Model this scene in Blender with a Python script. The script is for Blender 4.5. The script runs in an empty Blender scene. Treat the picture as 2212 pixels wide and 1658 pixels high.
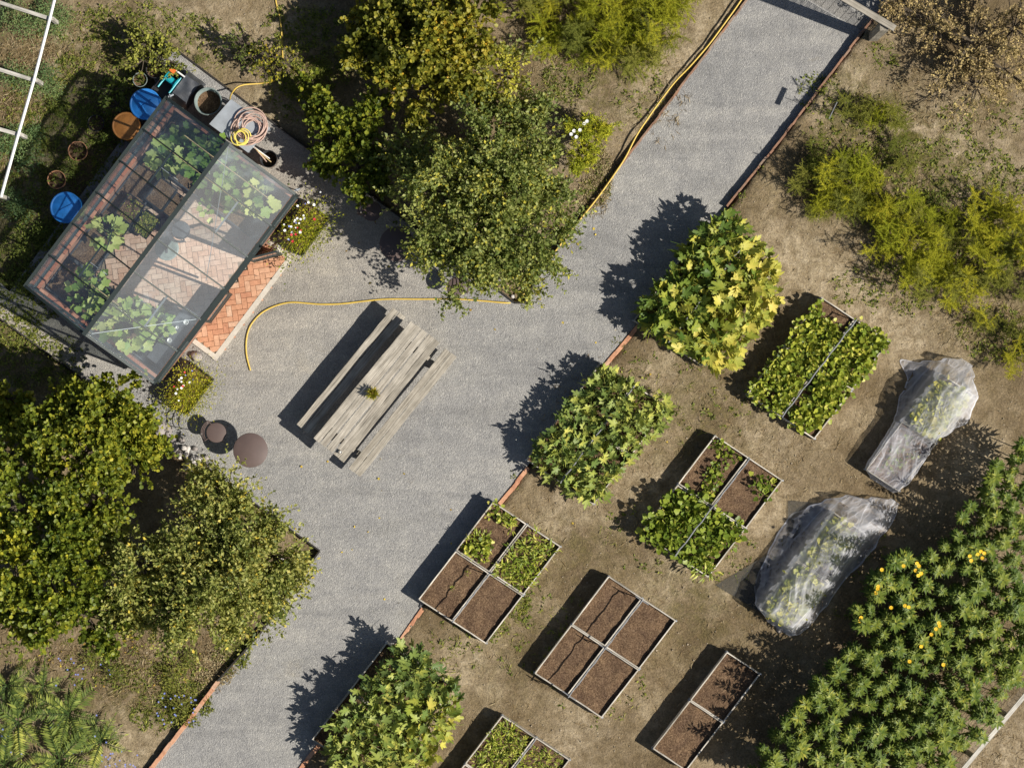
import bpy, math, random
import numpy as np
from mathutils import Vector, Matrix, noise

R = math.radians
random.seed(7)
rng = np.random.default_rng(11)
scene = bpy.context.scene
col = scene.collection

# ------------------------------------------------------------------ camera, sky, sun
CAM_H = 75.0
PPM = 105.0                      # survey units per metre on the ground
cam_d = bpy.data.cameras.new('camera')
cam = bpy.data.objects.new('camera', cam_d)
col.objects.link(cam)
cam.location = (0, 0, CAM_H)
cam_d.sensor_width = 36
cam_d.lens = 36 * CAM_H / (2212 / PPM)
cam_d.clip_end = 500
scene.camera = cam

SUN = Vector((0.672, -0.257, 0.695)).normalized()
world = bpy.data.worlds.new('World')
scene.world = world
world.use_nodes = True
wn = world.node_tree.nodes
wn.clear()
wo = wn.new('ShaderNodeOutputWorld')
wb = wn.new('ShaderNodeBackground')
ws = wn.new('ShaderNodeTexSky')
ws.sky_type = 'NISHITA'
ws.sun_disc = False
ws.sun_elevation = math.asin(SUN.z)
ws.sun_rotation = math.atan2(SUN.x, SUN.y)
ws.air_density = 1.0
ws.dust_density = 1.2
wb.inputs['Strength'].default_value = 0.05
world.node_tree.links.new(ws.outputs[0], wb.inputs[0])
world.node_tree.links.new(wb.outputs[0], wo.inputs[0])

sun_d = bpy.data.lights.new('sun', 'SUN')
sun_d.energy = 5.0
sun_d.angle = R(0.55)
sun_d.color = (1.0, 0.945, 0.85)
sun = bpy.data.objects.new('sun', sun_d)
col.objects.link(sun)
sun.rotation_euler = SUN.to_track_quat('Z', 'Y').to_euler()

scene.view_settings.view_transform = 'Standard'
scene.view_settings.look = 'None'
scene.view_settings.exposure = 0.36
scene.view_settings.gamma = 1.0
scene.view_settings.use_curve_mapping = False
scene.cycles.max_bounces = 8
scene.cycles.transparent_max_bounces = 16

# ------------------------------------------------------------------ helpers
def W(x, y, h=0.0):
    """survey reading -> world x, y for a point at height h"""
    s = (CAM_H - h) / CAM_H / PPM
    return ((x - 1106) * s, (829 - y) * s)

def W3(x, y, h=0.0):
    a = W(x, y, h)
    return Vector((a[0], a[1], h))

def tag(o, label=None, cat=None, group=None, kind=None):
    if label: o['label'] = label
    if cat: o['category'] = cat
    if group: o['group'] = group
    if kind: o['kind'] = kind
    return o

def empty(name, loc, rz=0.0, label=None, cat=None, group=None):
    o = bpy.data.objects.new(name, None)
    o.empty_display_size = 0.1
    col.objects.link(o)
    o.location = loc
    o.rotation_euler = (0, 0, rz)
    return tag(o, label, cat, group)

def link(name, me, parent=None, mat=None):
    if mat is not None and not me.materials:
        me.materials.append(mat)
    o = bpy.data.objects.new(name, me)
    col.objects.link(o)
    if parent is not None:
        o.parent = parent
    return o

def np_mesh(name, V, F, tint=None, smooth=False):
    """V (n,3); F (m,k) constant k"""
    me = bpy.data.meshes.new(name)
    V = np.asarray(V, dtype=np.float32)
    F = np.asarray(F, dtype=np.int32)
    m, k = F.shape
    me.vertices.add(len(V))
    me.vertices.foreach_set('co', V.ravel())
    me.loops.add(m * k)
    me.loops.foreach_set('vertex_index', F.ravel())
    me.polygons.add(m)
    me.polygons.foreach_set('loop_start', np.arange(0, m * k, k, dtype=np.int32))
    me.polygons.foreach_set('loop_total', np.full(m, k, dtype=np.int32))
    if smooth:
        me.polygons.foreach_set('use_smooth', np.ones(m, dtype=bool))
    if tint is not None:
        a = me.attributes.new('tint', 'FLOAT', 'POINT')
        a.data.foreach_set('value', np.asarray(tint, dtype=np.float32))
    me.update()
    me.validate()
    return me

class MB:
    def __init__(s):
        s.v = []; s.f = []
    def add(s, V, F):
        n = len(s.v)
        s.v += [tuple(p) for p in V]
        s.f += [tuple(i + n for i in f) for f in F]
    def box(s, c, d, rot=None):
        """centre, full dims, optional 3x3"""
        V = []
        for z in (-.5, .5):
            for x, y in ((-.5, -.5), (.5, -.5), (.5, .5), (-.5, .5)):
                p = Vector((x * d[0], y * d[1], z * d[2]))
                if rot is not None: p = rot @ p
                V.append(p + Vector(c))
        s.add(V, [(3, 2, 1, 0), (4, 5, 6, 7), (0, 1, 5, 4), (1, 2, 6, 5), (2, 3, 7, 6), (3, 0, 4, 7)])
    def bar(s, p, q, w, t=None, up=Vector((0, 0, 1))):
        """rectangular bar from p to q, width w (sideways), thickness t (along up)"""
        p = Vector(p); q = Vector(q); t = w if t is None else t
        d = (q - p).normalized()
        side = d.cross(up)
        if side.length < 1e-4: side = d.cross(Vector((1, 0, 0)))
        side.normalize(); u = side.cross(d).normalized()
        V = []
        for e in (p, q):
            for a, b in ((-1, -1), (1, -1), (1, 1), (-1, 1)):
                V.append(e + side * (a * w / 2) + u * (b * t / 2))
        s.add(V, [(3, 2, 1, 0), (4, 5, 6, 7), (0, 1, 5, 4), (1, 2, 6, 5), (2, 3, 7, 6), (3, 0, 4, 7)])
    def tube(s, pts, r, n=8, cap=True):
        pts = [Vector(p) for p in pts]
        if not hasattr(r, '__len__'): r = [r] * len(pts)
        rings = []
        prev = None
        for i, p in enumerate(pts):
            a = pts[max(0, i - 1)]; b = pts[min(len(pts) - 1, i + 1)]
            d = (b - a).normalized()
            if prev is None:
                sd = d.cross(Vector((0, 0, 1)))
                if sd.length < 1e-3: sd = d.cross(Vector((1, 0, 0)))
            else:
                sd = prev - d * prev.dot(d)
            sd.normalize(); prev = sd
            u = d.cross(sd)
            rings.append([p + (sd * math.cos(2 * math.pi * k / n) + u * math.sin(2 * math.pi * k / n)) * r[i] for k in range(n)])
        V = [q for rg in rings for q in rg]
        F = []
        for i in range(len(pts) - 1):
            for k in range(n):
                F.append((i * n + k, i * n + (k + 1) % n, (i + 1) * n + (k + 1) % n, (i + 1) * n + k))
        if cap:
            F.append(tuple(range(n - 1, -1, -1)))
            F.append(tuple((len(pts) - 1) * n + k for k in range(n)))
        s.add(V, F)
    def lathe(s, prof, n=32, c=(0, 0, 0)):
        V = []; F = []
        for (r, z) in prof:
            for k in range(n):
                a = 2 * math.pi * k / n
                V.append((c[0] + r * math.cos(a), c[1] + r * math.sin(a), c[2] + z))
        for i in range(len(prof) - 1):
            for k in range(n):
                F.append((i * n + k, i * n + (k + 1) % n, (i + 1) * n + (k + 1) % n, (i + 1) * n + k))
        s.add(V, F)
    def mesh(s, name, mat=None, smooth=False):
        me = bpy.data.meshes.new(name)
        me.from_pydata([tuple(v) for v in s.v], [], s.f)
        if smooth: me.polygons.foreach_set('use_smooth', [True] * len(me.polygons))
        if mat: me.materials.append(mat)
        me.update()
        return me
    def build(s, name, mat, parent=None, smooth=False):
        return link(name, s.mesh(name, mat, smooth), parent)

def catmull(P, n=8):
    P = [Vector(p) for p in P]
    P = [P[0] * 2 - P[1]] + P + [P[-1] * 2 - P[-2]]
    out = []
    for i in range(1, len(P) - 2):
        a, b, c, d = P[i - 1:i + 3]
        for k in range(n):
            t = k / n
            out.append(0.5 * ((2 * b) + (c - a) * t + (2 * a - 5 * b + 4 * c - d) * t * t + (3 * b - a - 3 * c + d) * t ** 3))
    out.append(P[-2])
    return out

def inpoly(x, y, poly):
    x = np.asarray(x, float); y = np.asarray(y, float)
    ins = np.zeros(x.shape, bool)
    n = len(poly); j = n - 1
    for i in range(n):
        xi, yi = poly[i]; xj, yj = poly[j]
        with np.errstate(divide='ignore', invalid='ignore'):
            c = ((yi > y) != (yj > y)) & (x < (xj - xi) * (y - yi) / (yj - yi + 1e-12) + xi)
        ins ^= c
        j = i
    return ins

# ------------------------------------------------------------------ materials
def new_mat(name):
    m = bpy.data.materials.new(name); m.use_nodes = True
    nt = m.node_tree
    b = nt.nodes['Principled BSDF']
    return m, nt, b

def N(nt, t, **kw):
    n = nt.nodes.new(t)
    for k, v in kw.items():
        if k in n.inputs: n.inputs[k].default_value = v
        else: setattr(n, k, v)
    return n

def ramp(nt, fac, stops, interp='LINEAR'):
    r = nt.nodes.new('ShaderNodeValToRGB')
    r.color_ramp.interpolation = interp
    e = r.color_ramp.elements
    while len(e) > 1: e.remove(e[-1])
    e[0].position = stops[0][0]; e[0].color = (*stops[0][1], 1)
    for p, c in stops[1:]:
        x = e.new(p); x.color = (*c, 1)
    nt.links.new(fac, r.inputs[0])
    return r.outputs[0]

def mix(nt, fac, a, b, blend='MIX'):
    m = nt.nodes.new('ShaderNodeMix'); m.data_type = 'RGBA'; m.blend_type = blend
    if isinstance(fac, (int, float)): m.inputs[0].default_value = fac
    else: nt.links.new(fac, m.inputs[0])
    for i, v in ((6, a), (7, b)):
        if isinstance(v, tuple): m.inputs[i].default_value = (*v, 1)
        else: nt.links.new(v, m.inputs[i])
    return m.outputs[2]

def nz(nt, scale, detail=4, rough=.6, vec=None, dist=0.0, d3=True):
    n = nt.nodes.new('ShaderNodeTexNoise')
    n.inputs['Scale'].default_value = scale; n.inputs['Detail'].default_value = detail
    n.inputs['Roughness'].default_value = rough; n.inputs['Distortion'].default_value = dist
    if vec is not None: nt.links.new(vec, n.inputs['Vector'])
    return n.outputs[0]

def objco(nt, scale=(1, 1, 1), kind='Object'):
    t = nt.nodes.new('ShaderNodeTexCoord')
    mp = nt.nodes.new('ShaderNodeMapping'); mp.inputs['Scale'].default_value = scale
    nt.links.new(t.outputs[kind], mp.inputs[0])
    return mp.outputs[0]

def worldco(nt):
    g = nt.nodes.new('ShaderNodeNewGeometry')
    return g.outputs['Position']

def bump(nt, b, h, strength=.5, dist=.02):
    n = nt.nodes.new('ShaderNodeBump'); n.inputs['Strength'].default_value = strength
    n.inputs['Distance'].default_value = dist
    nt.links.new(h, n.inputs['Height']); nt.links.new(n.outputs[0], b.inputs['Normal'])

def math_n(nt, op, a, b=None, clamp=False):
    m = nt.nodes.new('ShaderNodeMath'); m.operation = op; m.use_clamp = clamp
    for i, v in ((0, a), (1, b)):
        if v is None: continue
        if isinstance(v, (int, float)): m.inputs[i].default_value = v
        else: nt.links.new(v, m.inputs[i])
    return m.outputs[0]

def plain(name, c, rough=.6, metal=0.0, var=.15, scale=6.0, spec=.5, bmp=0.0):
    m, nt, b = new_mat(name)
    v = worldco(nt)
    f = nz(nt, scale, 5, .65, v)
    lo = tuple(x * (1 - var) for x in c); hi = tuple(min(1, x * (1 + var)) for x in c)
    nt.links.new(ramp(nt, f, [(.3, lo), (.7, hi)]), b.inputs['Base Color'])
    b.inputs['Roughness'].default_value = rough; b.inputs['Metallic'].default_value = metal
    b.inputs['Specular IOR Level'].default_value = spec
    if bmp: bump(nt, b, nz(nt, scale * 8, 3, .6, v), bmp, .01)
    return m

def leaf_mat(name, stops, rough=.5, trans=.32, spec=.35):
    """tint attribute picks the leaf's own colour"""
    m, nt, b = new_mat(name)
    at = N(nt, 'ShaderNodeAttribute', attribute_name='tint')
    c = ramp(nt, at.outputs['Fac'], stops)
    oi = nt.nodes.new('ShaderNodeObjectInfo')
    hsv = nt.nodes.new('ShaderNodeHueSaturation')
    nt.links.new(c, hsv.inputs['Color'])
    nt.links.new(math_n(nt, 'ADD', math_n(nt, 'MULTIPLY', oi.outputs['Random'], .35), .85), hsv.inputs['Value'])
    nt.links.new(math_n(nt, 'ADD', math_n(nt, 'MULTIPLY', oi.outputs['Random'], -.03), .512), hsv.inputs['Hue'])
    nt.links.new(hsv.outputs[0], b.inputs['Base Color'])
    b.inputs['Roughness'].default_value = rough
    b.inputs['Specular IOR Level'].default_value = spec
    tr = nt.nodes.new('ShaderNodeBsdfTranslucent')
    nt.links.new(mix(nt, .5, hsv.outputs[0], (.30, .34, .03)), tr.inputs[0])
    mx = nt.nodes.new('ShaderNodeMixShader'); mx.inputs[0].default_value = trans
    out = nt.nodes['Material Output']
    nt.links.new(b.outputs[0], mx.inputs[1]); nt.links.new(tr.outputs[0], mx.inputs[2])
    nt.links.new(mx.outputs[0], out.inputs[0])
    return m

M = {}
def make_materials():
    # ground
    m, nt, b = new_mat('garden_soil')
    v = worldco(nt)
    at = N(nt, 'ShaderNodeAttribute', attribute_name='green')
    ad = N(nt, 'ShaderNodeAttribute', attribute_name='dry')
    big = nz(nt, .9, 6, .62, v, .6); mid = nz(nt, 4.5, 6, .7, v, .4); fine = nz(nt, 26, 5, .75, v); vfine = nz(nt, 75, 3, .7, v)
    base = ramp(nt, big, [(.30, (.125, .094, .058)), (.44, (.205, .160, .104)), (.58, (.315, .258, .178)), (.72, (.47, .405, .30))])
    base = mix(nt, ramp(nt, mid, [(.38, (1, 1, 1)), (.62, (0, 0, 0))]), base, (.15, .115, .065))
    c2 = mix(nt, .55, ramp(nt, big, [(.30, (.125, .094, .058)), (.44, (.205, .160, .104)), (.58, (.315, .258, .178)), (.72, (.47, .405, .30))]), base)
    # dry, pale soil where the attribute says so
    pale = ramp(nt, mid, [(.32, (.22, .175, .115)), (.50, (.37, .312, .225)), (.68, (.56, .49, .38))])
    c3 = mix(nt, ad.outputs['Fac'], c2, pale)
    # moss and thin turf
    gm = math_n(nt, 'MULTIPLY', at.outputs['Fac'], ramp(nt, nz(nt, 3.2, 7, .75, v, .5), [(.40, (0, 0, 0)), (.58, (1, 1, 1))]))
    grn = ramp(nt, fine, [(.3, (.060, .062, .018)), (.55, (.125, .120, .038)), (.75, (.22, .19, .075))])
    c4 = mix(nt, gm, c3, grn)
    spk = ramp(nt, fine, [(.30, (.55, .52, .48)), (.48, (.95, .95, .95)), (.66, (1.25, 1.22, 1.15))])
    c5 = mix(nt, 1.0, mix(nt, 1.0, c4, spk, 'MULTIPLY'), (.92, .87, .79), 'MULTIPLY')
    vor = N(nt, 'ShaderNodeTexVoronoi', Scale=17.0); nt.links.new(v, vor.inputs['Vector'])
    peb = ramp(nt, vor.outputs['Distance'], [(.0, (1, 1, 1)), (.10, (1, 1, 1)), (.16, (0, 0, 0))])
    pebc = math_n(nt, 'MULTIPLY', peb, ramp(nt, nz(nt, 9, 3, .6, v), [(.55, (0, 0, 0)), (.62, (1, 1, 1))]))
    c6 = mix(nt, math_n(nt, 'MULTIPLY', pebc, .6), c5, (.46, .41, .32))
    nt.links.new(c6, b.inputs['Base Color'])
    b.inputs['Roughness'].default_value = .95; b.inputs['Specular IOR Level'].default_value = .15
    h = math_n(nt, 'ADD', math_n(nt, 'MULTIPLY', mid, 1.6), math_n(nt, 'ADD', fine, math_n(nt, 'MULTIPLY', vfine, .4)))
    bump(nt, b, h, .8, .045)
    M['soil'] = m
    # gravel
    m, nt, b = new_mat('grey_gravel')
    v = worldco(nt)
    big = nz(nt, .55, 5, .6, v, .4); mid = nz(nt, 3.0, 5, .65, v)
    base = ramp(nt, big, [(.30, (.240, .238, .234)), (.48, (.276, .271, .262)), (.62, (.292, .286, .272)), (.75, (.33, .31, .272))])
    vo = N(nt, 'ShaderNodeTexVoronoi', Scale=34.0); nt.links.new(v, vo.inputs['Vector']); vo.inputs['Scale'].default_value = 46
    sp = nt.nodes.new('ShaderNodeSeparateColor'); nt.links.new(vo.outputs['Color'], sp.inputs[0])
    st = ramp(nt, sp.outputs[0], [(0, (.84, .84, .85)), (.35, (.95, .95, .96)), (.7, (1.04, 1.04, 1.03)), (.93, (1.12, 1.11, 1.09)), (1, (1.38, 1.36, 1.30))])
    vo2 = N(nt, 'ShaderNodeTexVoronoi', Scale=80.0); nt.links.new(v, vo2.inputs['Vector'])
    sp2 = nt.nodes.new('ShaderNodeSeparateColor'); nt.links.new(vo2.outputs['Color'], sp2.inputs[0])
    st2 = ramp(nt, sp2.outputs[1], [(0, (.82, .82, .82)), (1, (1.17, 1.17, 1.17))])
    c = mix(nt, 1.0, mix(nt, 1.0, base, st, 'MULTIPLY'), st2, 'MULTIPLY')
    c = mix(nt, 1.0, c, ramp(nt, mid, [(.3, (.86, .86, .87)), (.7, (1.14, 1.13, 1.11))]), 'MULTIPLY')
    # worn lanes along the path and damp or leafy patches
    mp = nt.nodes.new('ShaderNodeMapping'); mp.inputs['Rotation'].default_value = (0, 0, -.92); mp.inputs['Scale'].default_value = (.35, 2.4, 1)
    nt.links.new(v, mp.inputs[0])
    c = mix(nt, 1.0, c, ramp(nt, nz(nt, 1.0, 5, .6, mp.outputs[0], .8), [(.33, (.86, .86, .86)), (.5, (1, 1, 1)), (.68, (1.10, 1.09, 1.07))]), 'MULTIPLY')
    c = mix(nt, ramp(nt, nz(nt, 1.6, 8, .75, v, 1.2), [(.62, (0, 0, 0)), (.74, (.55, .55, .55))]), c, (.17, .145, .105))
    ab = N(nt, 'ShaderNodeAttribute', attribute_name='dusty')
    c = mix(nt, ab.outputs['Fac'], c, mix(nt, 1.0, c, (1.30, 1.14, .92), 'MULTIPLY'))
    nt.links.new(c, b.inputs['Base Color'])
    b.inputs['Roughness'].default_value = .85; b.inputs['Specular IOR Level'].default_value = .25
    h = math_n(nt, 'ADD', math_n(nt, 'MULTIPLY', vo.outputs['Distance'], -1.0), math_n(nt, 'ADD', math_n(nt, 'MULTIPLY', mid, 1.2), math_n(nt, 'MULTIPLY', nz(nt, 11, 4, .6, v), 1.2)))
    bump(nt, b, h, .6, .02)
    M['gravel'] = m
    # bed soil
    m, nt, b = new_mat('bed_compost')
    v = worldco(nt)
    f = nz(nt, 30, 6, .8, v); g = nz(nt, 3.5, 4, .6, v, .6)
    c = ramp(nt, f, [(.30, (.045, .030, .020)), (.47, (.135, .088, .058)), (.60, (.235, .162, .108)), (.72, (.46, .35, .24))])
    c = mix(nt, 1.0, c, ramp(nt, g, [(.3, (.75, .70, .68)), (.7, (1.35, 1.3, 1.15))]), 'MULTIPLY')
    nt.links.new(c, b.inputs['Base Color'])
    b.inputs['Roughness'].default_value = .95; b.inputs['Specular IOR Level'].default_value = .1
    bump(nt, b, math_n(nt, 'ADD', f, math_n(nt, 'MULTIPLY', g, 1.5)), 1.0, .05)
    M['compost'] = m
    # wood (x along the grain in object space)
    def wood(name, dark, light, sc=1.0):
        m, nt, b = new_mat(name)
        t = nt.nodes.new('ShaderNodeTexCoord'); oi = nt.nodes.new('ShaderNodeObjectInfo')
        va = nt.nodes.new('ShaderNodeVectorMath'); va.operation = 'ADD'
        cx = nt.nodes.new('ShaderNodeCombineXYZ')
        nt.links.new(math_n(nt, 'MULTIPLY', oi.outputs['Random'], 37.0), cx.inputs[0])
        nt.links.new(math_n(nt, 'MULTIPLY', oi.outputs['Random'], 11.0), cx.inputs[1])
        nt.links.new(t.outputs['Object'], va.inputs[0]); nt.links.new(cx.outputs[0], va.inputs[1])
        mp = nt.nodes.new('ShaderNodeMapping'); mp.inputs['Scale'].default_value = (1.3 * sc, 34 * sc, 34 * sc)
        nt.links.new(va.outputs[0], mp.inputs[0])
        gr = nz(nt, 1.0, 6, .7, mp.outputs[0], .8); pt = nz(nt, 3.0, 4, .6, va.outputs[0])
        c = ramp(nt, gr, [(.30, tuple(x * .45 for x in dark)), (.42, dark), (.62, light), (.80, tuple(min(1, x * 1.25) for x in light))])
        c = mix(nt, 1.0, c, ramp(nt, pt, [(.3, (.70, .69, .67)), (.7, (1.15, 1.13, 1.10))]), 'MULTIPLY')
        c = mix(nt, 1.0, c, ramp(nt, oi.outputs['Random'], [(0, (.85, .84, .82)), (1, (1.12, 1.11, 1.10))]), 'MULTIPLY')
        nt.links.new(c, b.inputs['Base Color']); b.inputs['Roughness'].default_value = .85
        b.inputs['Specular IOR Level'].default_value = .2
        bump(nt, b, gr, .6, .008)
        return m
    M['oldwood'] = wood('weathered_wood', (.30, .275, .235), (.47, .44, .385))
    M['boardwood'] = wood('grey_board', (.42, .39, .34), (.70, .66, .59))
    M['palewood'] = wood('pale_timber', (.36, .35, .32), (.58, .56, .52))
    M['cane'] = wood('bamboo_cane', (.42, .31, .15), (.62, .50, .28))
    # bricks
    def brick(name, stops):
        m, nt, b = new_mat(name)
        oi = nt.nodes.new('ShaderNodeObjectInfo')
        c = ramp(nt, oi.outputs['Random'], stops)
        v = worldco(nt)
        c = mix(nt, 1.0, c, ramp(nt, nz(nt, 14, 5, .7, v), [(.3, (.74, .72, .70)), (.55, (1, 1, 1)), (.75, (1.2, 1.2, 1.2))]), 'MULTIPLY')
        nt.links.new(c, b.inputs['Base Color']); b.inputs['Roughness'].default_value = .9
        bump(nt, b, nz(nt, 60, 4, .6, v), .4, .01)
        return m
    M['brick'] = brick('orange_paving_brick', [(0, (.44, .20, .115)), (.35, (.52, .26, .15)), (.7, (.56, .31, .19)), (1, (.54, .34, .23))])
    M['brickold'] = brick('mossy_edging_brick', [(0, (.20, .12, .08)), (.5, (.30, .16, .10)), (1, (.26, .19, .14))])
    M['brickpale'] = brick('faded_floor_brick', [(0, (.46, .29, .205)), (.4, (.55, .37, .275)), (.75, (.60, .44, .34)), (1, (.52, .31, .215))])
    M['brickred'] = brick('red_wall_brick', [(0, (.30, .105, .06)), (.5, (.40, .16, .095)), (1, (.46, .24, .16))])
    M['mortar'] = plain('sandy_joint', (.20, .155, .11), .95, 0, .3, 20)
    M['wallbase'] = plain('brick_wall_core', (.30, .16, .11), .95, 0, .3, 12)
    M['concrete'] = plain('pale_concrete', (.52, .47, .40), .9, 0, .14, 8, .3, .2)
    M['frame'] = plain('dark_green_aluminium', (.022, .032, .031), .55, .1, .15, 3)
    M['bracemetal'] = plain('bare_aluminium', (.33, .35, .35), .4, .6, .1, 3)
    M['black'] = plain('black_plastic', (.022, .023, .026), .45, 0, .25, 5)
    M['darkgrey'] = plain('dark_grey_sheet', (.06, .065, .075), .5, 0, .3, 5)
    M['blue'] = plain('blue_plastic', (.018, .17, .50), .5, 0, .28, 6)
    M['orangeplastic'] = plain('orange_barrel_lid', (.40, .15, .03), .6, 0, .3, 7)
    M['terracotta'] = plain('terracotta', (.58, .27, .14), .85, 0, .18, 14, .3)
    M['teal'] = plain('teal_plastic', (.01, .30, .36), .4, 0, .1, 5)
    M['orange'] = plain('orange_plastic', (.75, .16, .03), .4, 0, .1, 5)
    M['greenmetal'] = plain('green_plastic', (.02, .22, .12), .4, 0, .1, 5)
    M['tub'] = plain('weathered_tub_plastic', (.16, .20, .19), .5, 0, .3, 9)
    M['zinc'] = plain('galvanised_sheet', (.42, .45, .48), .42, .45, .22, 2.2)
    M['hose'] = plain('yellow_hose', (.62, .43, .08), .5, 0, .12, 4)
    M['hosebright'] = plain('bright_yellow_hose', (.72, .60, .12), .45, 0, .12, 4)
    M['hosepink'] = plain('faded_red_hose', (.48, .33, .27), .6, 0, .22, 7)
    M['rust'] = plain('brown_painted_metal', (.105, .072, .064), .6, .0, .14, 3)
    M['stone'] = plain('fieldstone', (.30, .27, .25), .9, 0, .35, 7, .3, .5)
    M['clod'] = plain('soil_clods', (.33, .275, .20), .95, 0, .4, 5, .2)
    M['palestone'] = plain('pale_stone', (.55, .51, .47), .9, 0, .2, 8, .3, .4)
    M['white'] = plain('white_paint', (.75, .75, .73), .5, 0, .08, 4)
    M['greypipe'] = plain('grey_pipe', (.22, .225, .235), .55, .1, .2, 9)
    M['wire'] = plain('rusty_wire', (.10, .085, .07), .6, .4, .2, 9)
    M['bark'] = plain('bark', (.105, .085, .062), .95, 0, .35, 18, .2, .8)
    M['greenstem'] = plain('green_stem', (.13, .17, .05), .7, 0, .2, 9)
    M['edgesteel'] = plain('dark_edging', (.030, .026, .022), .85, .2, .2, 7)
    M['petalw'] = plain('white_petals', (.80, .80, .78), .6, 0, .04, 9)
    M['petaly'] = plain('yellow_petals', (.80, .50, .02), .6, 0, .1, 9)
    M['petalr'] = plain('red_petals', (.55, .03, .04), .6, 0, .1, 9)
    M['petalb'] = plain('blue_petals', (.20, .25, .62), .6, 0, .1, 9)
    # leaves
    M['leaf_apple'] = leaf_mat('apple_leaf', [(0, (.040, .070, .015)), (.3, (.110, .155, .032)), (.6, (.24, .275, .065)), (.88, (.40, .41, .12)), (1, (.60, .52, .07))])
    M['leaf_hazel'] = leaf_mat('hazel_leaf', [(0, (.055, .090, .010)), (.4, (.155, .200, .022)), (.75, (.33, .34, .032)), (1, (.55, .49, .045))])
    M['leaf_gold'] = leaf_mat('golden_leaf', [(0, (.060, .080, .012)), (.35, (.165, .185, .022)), (.7, (.33, .31, .035)), (.9, (.50, .42, .05)), (1, (.60, .40, .03))])
    M['leaf_squash'] = leaf_mat('squash_leaf', [(0, (.065, .125, .020)), (.4, (.15, .22, .035)), (.65, (.32, .35, .050)), (1, (.62, .55, .10))], .5, .25)
    M['leaf_squashblue'] = leaf_mat('squash_leaf_grey', [(0, (.070, .125, .035)), (.5, (.18, .245, .055)), (.8, (.34, .38, .075)), (1, (.60, .56, .12))], .5, .2)
    M['leaf_bed'] = leaf_mat('salad_leaf', [(0, (.075, .12, .018)), (.45, (.19, .26, .030)), (.8, (.36, .40, .050)), (1, (.60, .58, .12))], .45, .28)
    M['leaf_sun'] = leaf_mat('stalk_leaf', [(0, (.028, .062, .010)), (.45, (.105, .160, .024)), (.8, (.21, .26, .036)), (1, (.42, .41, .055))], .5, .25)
    M['leaf_aspar'] = leaf_mat('asparagus_needle', [(0, (.17, .21, .02)), (.45, (.36, .39, .035)), (.8, (.58, .54, .045)), (1, (.75, .62, .05))], .7, .3, .1)
    M['leaf_asparb'] = leaf_mat('asparagus_needle_dull', [(0, (.10, .13, .03)), (.45, (.22, .25, .05)), (.8, (.36, .35, .07)), (1, (.50, .42, .10))], .7, .3, .1)
    M['leaf_vine'] = leaf_mat('greenhouse_leaf', [(0, (.075, .16, .03)), (.5, (.20, .32, .06)), (1, (.55, .60, .20))], .5, .3)
    M['leaf_weed'] = leaf_mat('weed_leaf', [(0, (.070, .095, .020)), (.5, (.165, .195, .038)), (1, (.36, .36, .07))], .6, .25, .2)
    M['leaf_carrot'] = leaf_mat('carrot_top', [(0, (.07, .13, .05)), (.5, (.15, .24, .09)), (1, (.28, .34, .12))], .6, .25, .2)
    M['leaf_cardoon'] = leaf_mat('cardoon_leaf', [(0, (.06, .10, .025)), (.5, (.16, .215, .045)), (1, (.40, .43, .09))], .6, .25, .2)
    M['leaf_dry'] = leaf_mat('withered_leaf', [(0, (.13, .10, .05)), (.5, (.30, .24, .11)), (1, (.54, .45, .18))], .8, .2, .1)
    M['straw'] = leaf_mat('straw', [(0, (.14, .09, .045)), (.5, (.30, .21, .11)), (1, (.52, .42, .26))], .9, .1, .1)
    M['leaf_fallen'] = leaf_mat('fallen_leaf', [(0, (.35, .22, .04)), (1, (.62, .48, .08))], .8, .1, .1)
    # glass
    m = bpy.data.materials.new('dusty_glass'); m.use_nodes = True
    nt = m.node_tree; nt.nodes.clear()
    out = nt.nodes.new('ShaderNodeOutputMaterial')
    tr = N(nt, 'ShaderNodeBsdfTransparent'); tr.inputs[0].default_value = (.95, .975, .985, 1)
    gl = N(nt, 'ShaderNodeBsdfGlossy'); gl.inputs['Roughness'].default_value = .14; gl.inputs[0].default_value = (1, 1, 1, 1)
    ge = nt.nodes.new('ShaderNodeNewGeometry')
    dt = nt.nodes.new('ShaderNodeVectorMath'); dt.operation = 'DOT_PRODUCT'
    nt.links.new(ge.outputs['Incoming'], dt.inputs[0]); nt.links.new(ge.outputs['Normal'], dt.inputs[1])
    co = math_n(nt, 'SUBTRACT', 1.0, math_n(nt, 'ABSOLUTE', dt.outputs['Value']), True)
    fr = math_n(nt, 'ADD', .065, math_n(nt, 'MULTIPLY', math_n(nt, 'POWER', co, 5.0), .9))
    m1 = nt.nodes.new('ShaderNodeMixShader'); nt.links.new(fr, m1.inputs[0])
    nt.links.new(tr.outputs[0], m1.inputs[1]); nt.links.new(gl.outputs[0], m1.inputs[2])
    df = N(nt, 'ShaderNodeBsdfDiffuse'); df.inputs[0].default_value = (.50, .60, .68, 1)
    m2 = nt.nodes.new('ShaderNodeMixShader')
    v = worldco(nt)
    nt.links.new(ramp(nt, nz(nt, 1.3, 6, .65, v, .5), [(.3, (.01, .01, .01)), (.55, (.03, .03, .03)), (.75, (.11, .11, .11))]), m2.inputs[0])
    nt.links.new(m1.outputs[0], m2.inputs[1]); nt.links.new(df.outputs[0], m2.inputs[2])
    nt.links.new(m2.outputs[0], out.inputs[0])
    M['glass'] = m
    # net
    m = bpy.data.materials.new('white_insect_net'); m.use_nodes = True
    nt = m.node_tree; nt.nodes.clear()
    out = nt.nodes.new('ShaderNodeOutputMaterial')
    tr = N(nt, 'ShaderNodeBsdfTransparent')
    df = N(nt, 'ShaderNodeBsdfDiffuse'); df.inputs[0].default_value = (.88, .89, .96, 1)
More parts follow.
